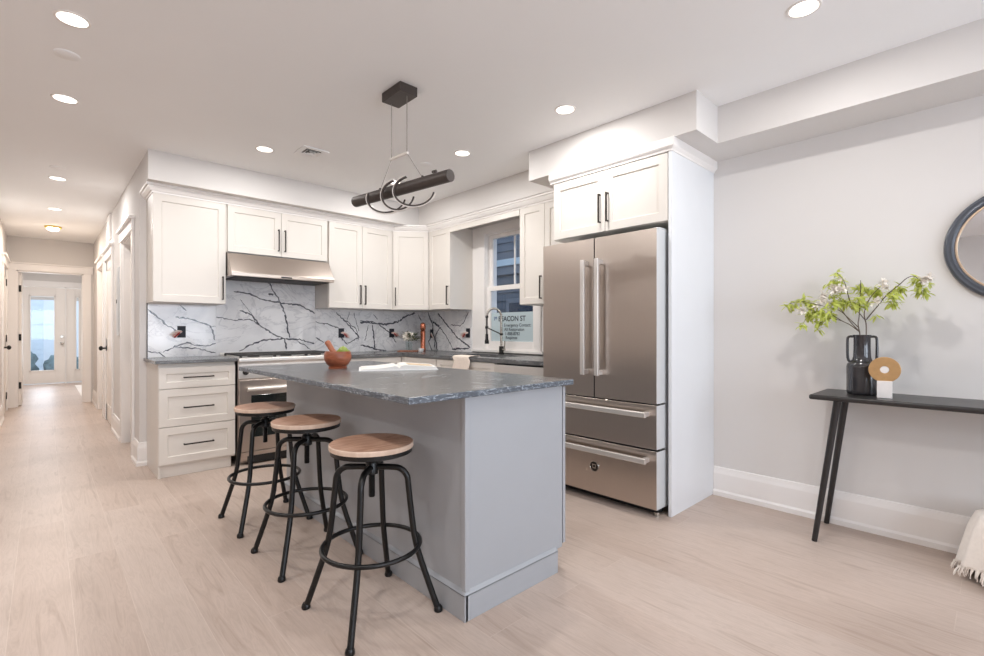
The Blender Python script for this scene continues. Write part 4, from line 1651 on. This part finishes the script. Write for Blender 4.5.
def leaf(mb, base, d, up_, L, w):
    d = d.normalized()
    s_ = d.cross(up_)
    s_ = s_.normalized() if s_.length > 1e-4 else d.orthogonal().normalized()
    n_ = s_.cross(d)
    rows = [(0, 0, 0), (.3, .8, .02), (.6, 1.0, .0), (1.0, 0, -.14)]
    vs = [base, base + d * (L * .3) + s_ * (w * .8) + n_ * (L * .02), base + d * (L * .3) + n_ * (-L * .03), base + d * (L * .3) - s_ * (w * .8) + n_ * (L * .02),
          base + d * (L * .65) + s_ * (w * .75) - n_ * (L * .03), base + d * (L * .65) - n_ * (L * .08), base + d * (L * .65) - s_ * (w * .75) - n_ * (L * .03), base + d * L - n_ * (L * .18)]
    mb.add(vs, [(0, 1, 2), (0, 2, 3), (1, 4, 5, 2), (2, 5, 6, 3), (4, 7, 5), (5, 7, 6)], True)
for k in range(54):
    a = random.uniform(0, 6.28)
    d_ = Vector((math.cos(a), math.sin(a), random.uniform(-.1, .9)))
    b_ = fc_ + Vector((math.cos(a) * .03 + .03, math.sin(a) * .03 - .01, random.uniform(-.04, .02)))
    leaf(lf, b_, d_, up, random.uniform(.07, .11), .013)
lf.build('leaves', M['leafd'], fw, fix=False)

mx_, my_ = 3.285, 4.70
ml = empty('copper_mill', (mx_, my_, Zc), 'tall copper pepper mill in the kitchen corner', 'pepper mill')
MB().lathe([(0, 0), (.031, 0), (.033, .006), (.033, .03), (.028, .05), (.029, .20), (.031, .235), (.024, .245), (0, .245)], (mx_, my_, Zc), 28).build('mill_body', M['copper'], ml)
MB().lathe([(0, .245), (.022, .245), (.032, .262), (.034, .295), (.028, .325), (.012, .338), (0, .340)], (mx_, my_, Zc), 28).build('mill_head', M['copper'], ml)
m2x, m2y = 3.20, 4.62
sd = empty('salt_dish', (m2x, m2y, Zc), 'small pale dish with dark contents beside the copper mill', 'dish')
MB().lathe([(0, 0), (.026, 0), (.036, .02), (.038, .035), (.035, .035), (.03, .014), (0, .012)], (m2x, m2y, Zc), 24).build('dish_body', M['cover'], sd)
MB().lathe([(0, .024), (.0325, .022), (.0325, .018), (0, .018)], (m2x, m2y, Zc), 20).build('dish_contents', M['board'], sd)

# faucet
fa = empty('kitchen_faucet', (3.43, 3.515, Zc), 'spring pull-down faucet in nickel and black in front of the window', 'faucet')
FXb, FYb = 3.43, 3.515
MB().lathe([(0, 0), (.030, 0), (.030, .008), (.024, .012), (.024, .082), (0, .082)], (FXb, FYb, Zc), 24).build('base', M['blackm'], fa)
MB().cyl((FXb, FYb, Zc + .082), (FXb, FYb, Zc + .385), .0125).build('riser', M['chrome'], fa)
dv = Vector((-.55, .62, 0)).normalized()
R_ = .075
arc = []
top = Vector((FXb, FYb, Zc + .385))
for k in range(17):
    a = math.pi * k / 16
    arc.append(top + dv * (R_ * (1 - math.cos(a))) + up * (R_ * 1.15 * math.sin(a)))
sp = MB().tube(arc, .0085, 12)
for k in range(1, 16 * 3):
    i = k / 3.0
    j = int(i)
    p = arc[j].lerp(arc[min(j + 1, 16)], i - j)
    tn = (arc[min(j + 1, 16)] - arc[j]).normalized()
    sp.tube([p - tn * .0018, p + tn * .0018], .0125, 12)
sp.build('spring_hose', M['chrome'], fa)
end = arc[-1]
hz = Zc + .208
MB().tube([end, end - up * .06, Vector((end.x, end.y, hz))], .0085, 12).build('hose', M['blackm'], fa)
MB().lathe([(0, 0), (.022, 0), (.022, .03), (.016, .05), (.014, .10), (0, .10)], (end.x, end.y, hz - .10), 20).build('spray_head', M['blackm'], fa)
mb = MB()
mb.cyl(end - up * .01, end + up * .012, .015)
mb.build('hose_collar', M['blackm'], fa)
mb = MB()
mb.cyl(Vector((end.x, end.y, hz + .055)), Vector((end.x, end.y, hz + .08)), .016)
mb.cyl(Vector((end.x, end.y, hz + .067)), Vector((FXb, FYb, Zc + .205)), .006)
mb.cyl((FXb, FYb, Zc + .195), (FXb, FYb, Zc + .215), .018)
mb.build('docking_arm', M['blackm'], fa)
mb = MB()
mb.cyl((FXb, FYb, Zc + .05), (FXb, FYb - .05, Zc + .05), .013)
mb.cyl((FXb, FYb - .045, Zc + .05), (FXb - .01, FYb - .06, Zc + .14), .006, .0045)
mb.build('lever', M['chrome'], fa)

# towel over the front edge of the worktop
tw = MB()
rows = []
path = [(2.962, .919), (2.945, .921), (2.91, .924), (2.865, .9235), (2.842, .9225), (2.834, .917), (2.832, .905), (2.831, .88), (2.829, .84), (2.827, .80), (2.824, .76), (2.822, .73)]
path2 = []
for (a, b), (c, d) in zip(path[:-1], path[1:]):
    for i in range(3): path2.append((a + (c - a) * i / 3, b + (d - b) * i / 3))
path2.append(path[-1])
NV = 20
for i, (x, z) in enumerate(path2):
    for j in range(NV + 1):
        y = 3.315 + .23 * j / NV + (.01 * math.sin(i * .5))
        wv = .004 * math.sin(j * .9 + i * .15)
        rows.append((x - (abs(wv) if x < 2.84 else 0) - (.0035 if x < 2.84 else 0), y, z + (abs(wv) * .6 + .001 if x >= 2.84 else 0)))
n_ = NV + 1
tw.add(rows, [(i * n_ + j, i * n_ + j + 1, (i + 1) * n_ + j + 1, (i + 1) * n_ + j) for i in range(len(path2) - 1) for j in range(NV)], True)
two = tw.build('dish_towel', M['linen'], fix=False)
sm = two.modifiers.new('thickness', 'SOLIDIFY'); sm.thickness = .004; sm.offset = 1
tag(two, 'beige linen towel draped over the worktop edge by the sink', 'towel')

# ================================================================== CONSOLE TABLE, DECOR, MIRROR
ct = empty('console_table', (3.26, -.05, 0), 'long black console table with slanted round legs against the right wall', 'table')
tx0, tx1, ty0, ty1, tz0, tz1 = 3.062, 3.458, -.82, .725, .783, .810
MB().box(tx0, tx1, ty0, ty1, tz0, tz1).build('table_top', M['table'], ct, .010, seg=4)
for (fx_, fy_, txp, typ) in ((3.100, .706, 3.125, .605), (3.442, .722, 3.385, .615), (3.100, -.80, 3.125, -.70), (3.442, -.815, 3.385, -.71)):
    MB().cyl((fx_, fy_, 0), (txp, typ, tz0 + .002), .0135, .018, 20).build('leg', M['table'], ct)

vx, vy, vz = 3.285, .525, tz1
vs_ = empty('black_vase', (vx, vy, vz), 'glossy black two-handled ceramic vase on the console', 'vase')
vp = [(0, 0), (.072, 0), (.080, .004), (.083, .012), (.0835, .02), (.0835, .150), (.080, .165), (.066, .178), (.054, .188), (.048, .205), (.046, .25), (.046, .318), (.049, .326), (.045, .326), (.041, .318), (.041, .205), (0, .19)]
vp = [(r_ * .84, z_) for r_, z_ in vp]
MB().lathe(vp, (vx, vy, vz), 44).build('vase_body', M['vase'], vs_)
hdv = Vector((math.cos(YAW + .62), -math.sin(YAW + .62), 0))
for s_ in (-1, 1):
    c_ = Vector((vx, vy, vz))
    pts = []
    for (r_, z_) in [(.040, .316), (.060, .317), (.069, .315), (.0745, .309), (.0762, .298), (.0765, .26), (.0762, .22), (.075, .198), (.071, .184), (.064, .176), (.056, .176)]:
        pts.append(c_ + hdv * (s_ * r_ * .84) + up * z_)
    MB().tube(pts, .0068, 10).build('handle', M['vase'], vs_)

dx_, dy_ = 3.190, .416
sc_ = empty('disc_sculpture', (dx_, dy_, tz1), 'round gold disc sculpture on a white marble block, in front of the vase', 'sculpture')
aw = math.atan2(dy_, dx_)
fwd = Vector((math.cos(aw), math.sin(aw), 0)); sdv = Vector((math.sin(aw), -math.cos(aw), 0))
TDd = lambda u, v, w: tuple(Vector((dx_, dy_, tz1)) + sdv * u + up * v - fwd * w)
MB(TDd).box(-.031, .031, 0, .088, -.022, .022).build('marble_base', M['white_marble'], sc_, .002)
dm = MB()
R0, R1, zc_ = .066, .0185, .088 + .058
vs, fs = [], []
N = 48
for w_, R in ((-.011, R1), (-.011, R0), (.011, R0), (.011, R1)):
    for k in range(N):
        a = 2 * math.pi * k / N
        vs.append(TDd(R * math.cos(a), zc_ + R * math.sin(a), w_))
for i in range(4):
    for k in range(N):
        k2 = (k + 1) % N
        fs.append((i * N + k, i * N + k2, ((i + 1) % 4) * N + k2, ((i + 1) % 4) * N + k))
dm.add(vs, fs)
dm.build('gold_disc', M['gold'], sc_, .002)
MB().cyl(TDd(0, zc_, -.009), TDd(0, zc_, .009), R1 - .0005, seg=32).build('marble_inlay', M['white_marble'], sc_)

# leafy stems
def PP(cx, cy, X=3.30):
    px, py = 780 + cx / 4.6875, 260 + cy / 4.6875
    y, z = on_x(px, py, X)
    return Vector((X, y, z))


def stem_thing(label, stems, clusters, blooms, seed):
    random.seed(seed)
    base = Vector((vx, vy, vz + .20))
    t = empty('leafy_stem', base, label, 'plant')
    for pts, r in stems:
        P_ = [PP(*p) for p in pts]
        if len(P_) > 2:
            fine = []
            for i in range(len(P_) - 1):
                a, b, c, d = P_[max(0, i - 1)], P_[i], P_[i + 1], P_[min(len(P_) - 1, i + 2)]
                for k in range(6):
                    u = k / 6
                    fine.append(.5 * ((2 * b) + (c - a) * u + (2 * a - 5 * b + 4 * c - d) * u * u + (3 * b - a - 3 * c + d) * u ** 3))
            fine.append(P_[-1]); P_ = fine
        MB().tube(P_, r, 8, rs=[r * (1 - .45 * i / (len(P_) - 1)) for i in range(len(P_))]).build('twig', M['twig'], t)
    lf = MB()
    for (cx, cy, rr, nn) in clusters:
        Xc = 3.30 + random.uniform(-.05, .05)
        c = PP(cx, cy, Xc)
        R = rr / 4.6875 * 2.62 / 478
        for _ in range(int(nn * 1.35)):
            d = Vector((random.gauss(0, 1), random.gauss(0, 1), random.gauss(0, .8))).normalized()
            b = c + Vector((d.x * R * .7, d.y * R * random.random(), d.z * R * random.random()))
            dr = Vector((random.uniform(-.8, .8), random.uniform(-1, 1), random.uniform(-1.0, .35)))
            leaf(lf, b, dr, Vector((random.uniform(-.9, .1), random.uniform(-.3, .3), 1)), random.uniform(.032, .052), random.uniform(.0062, .0088))
    lf.build('foliage', M['leaf'], t, fix=False)
    bl = MB()
    for (cx, cy, rr, nn) in blooms:
        c = PP(cx, cy, 3.28)
        R = rr / 4.6875 * 2.62 / 478
        for _ in range(int(nn * 2.6)):
            d = Vector((random.gauss(0, 1), random.gauss(0, 1), random.gauss(0, 1))).normalized()
            b = c + d * R * random.random()
            leaf(bl, b, Vector((random.uniform(-1, .2), random.uniform(-1, 1), random.uniform(-.8, .8))), up, random.uniform(.020, .032), .0085)
    bl.build('blossom', M['petal'], t, fix=False)
    return t


stem_thing('left-leaning leafy green branch with white blossoms in the black vase',
           [(((378, 400), (374, 345), (366, 300), (372, 250), (378, 95)), .0032), (((374, 338), (330, 305), (290, 285), (245, 258)), .0030), (((372, 335), (330, 290), (300, 250), (265, 205)), .0028),
            (((370, 318), (320, 272), (275, 235), (200, 215), (100, 195), (45, 205)), .0026), (((330, 200), (318, 160), (300, 100), (268, 60)), .0026), (((290, 285), (230, 275), (180, 300)), .002)],
           [(45, 215, 26, 22), (75, 205, 14, 8), (112, 188, 26, 22), (150, 205, 30, 24), (135, 255, 34, 30), (165, 240, 40, 34), (210, 250, 42, 38), (185, 290, 26, 20), (178, 325, 16, 8), (102, 302, 14, 9), (250, 205, 36, 30), (245, 165, 18, 8),
            (300, 190, 34, 30), (262, 95, 30, 28), (235, 115, 20, 14), (268, 60, 14, 9), (345, 205, 32, 26), (240, 260, 24, 16), (282, 160, 18, 8)],
           [(205, 165, 12, 12), (208, 182, 18, 18), (262, 132, 26, 26), (295, 138, 18, 14), (108, 238, 14, 12), (225, 205, 14, 10), (290, 85, 10, 5), (170, 215, 10, 6)], 11)
stem_thing('right-leaning leafy green branch with an arching tip in the black vase',
           [(((402, 400), (404, 345), (402, 290), (385, 265), (365, 240), (350, 200)), .0032), (((402, 290), (395, 250), (415, 190), (455, 140), (503, 100)), .0026), (((404, 280), (450, 225), (500, 165), (560, 115), (595, 85), (628, 76), (655, 95)), .0028)],
           [(372, 130, 28, 26), (400, 140, 20, 14), (375, 175, 22, 14), (372, 215, 30, 22), (440, 140, 26, 24), (452, 165, 18, 10), (545, 145, 32, 30), (570, 130, 14, 8), (525, 165, 24, 18), (528, 205, 24, 20), (648, 100, 26, 24), (660, 135, 24, 22), (680, 155, 14, 10), (640, 85, 12, 8), (450, 262, 16, 5), (395, 205, 20, 10), (685, 110, 12, 7)],
           [(488, 106, 12, 10), (492, 128, 10, 7), (697, 84, 12, 9), (672, 92, 14, 10), (440, 200, 14, 10), (462, 190, 10, 6), (690, 100, 12, 7)], 23)
random.seed(5)

# mirror
mr = empty('round_mirror', (XR, -.08, 1.586), 'round wall mirror with a dark charcoal frame above the console', 'mirror')
TMm = lambda x, y, z: (XR - z, -.08 + x, 1.586 + y)
MB().lathe([(.244, .0), (.287, 0), (.290, .012), (.286, .026), (.276, .031), (.266, .028), (.258, .031), (.250, .028), (.246, .020), (.244, .014)], (0, 0, 0), 96, TMm, close=False).build('frame', M['mframe'], mr)
MB().lathe([(.236, .004), (.2455, .004), (.2455, .019), (.240, .021), (.236, .016), (.236, .004)], (0, 0, 0), 96, TMm, close=False).build('liner', M['mliner'], mr)
MB().lathe([(0, .012), (.2365, .012), (.2365, .004), (0, .004)], (0, 0, 0), 96, TMm).build('mirror_glass', M['mirror'], mr)

# basket with a throw under the console
kx, ky = 3.235, -.115
bs = empty('woven_basket', (kx, ky, 0), 'dark woven basket on the floor under the console', 'basket')
pr = []
for k in range(15):
    z = .30 * k / 14
    pr.append((.165 + .02 * math.sin(math.pi * k / 14) + (.004 if k % 2 else 0), z))
MB().lathe([(0, 0)] + pr + [(.155, .30), (.150, .02), (0, .02)], (kx, ky, 0), 40).build('basket_body', M['basket'], bs)
th = empty('throw_blanket', (kx, ky, .30), 'cream fringed throw blanket draped over the basket under the console', 'blanket')
NU, NVv = 44, 26
vs = []
def throw_pt(i, j):
    a = math.radians(20 + 215 * i / NU)          # around the side facing the room
    t_ = j / NVv
    fold = .016 * math.sin(i * 1.05) + .008 * math.sin(i * 2.3 + 1)
    if t_ < .3:
        r = .05 + .125 * t_ / .3
        z = .335 - .02 * (t_ / .3) ** 2 + fold * .3
    else:
        q = (t_ - .3) / .7
        r = .190 + .040 * q + .012 * math.sin(min(1, q * 3) * math.pi / 2) + fold * (.4 + q)
        drop = .255 + .035 * math.sin(a * 1.3 + .4)
        z = .315 - drop * q - .01 * (1 - q)
    return Vector((kx + r * math.cos(a), ky + r * math.sin(a), z))
for i in range(NU + 1):
    for j in range(NVv + 1):
        vs.append(throw_pt(i, j))
tmb = MB().add(vs, [(i * (NVv + 1) + j, i * (NVv + 1) + j + 1, (i + 1) * (NVv + 1) + j + 1, (i + 1) * (NVv + 1) + j) for i in range(NU) for j in range(NVv)], True)
co = tmb.build('cloth', M['throw'], th, fix=False)
sm = co.modifiers.new('thickness', 'SOLIDIFY'); sm.thickness = .006
fr = MB()
for i in range(NU * 6):
    i0 = i / 6.0
    p = throw_pt(i0, NVv)
    ln = random.uniform(.03, .05)
    o_ = Vector(((p.x - kx), (p.y - ky), 0)).normalized() * random.uniform(.0, .02)
    q = p + o_ + Vector((random.uniform(-.006, .006), random.uniform(-.006, .006), -ln))
    fr.tube([p + up * .006, p.lerp(q, .5) + o_ * .3, q], .002, 5, rs=[.0018, .0026, .0013])
fo = fr.build('fringe', M['throw'], th, fix=False)
fo['kind'] = 'stuff'
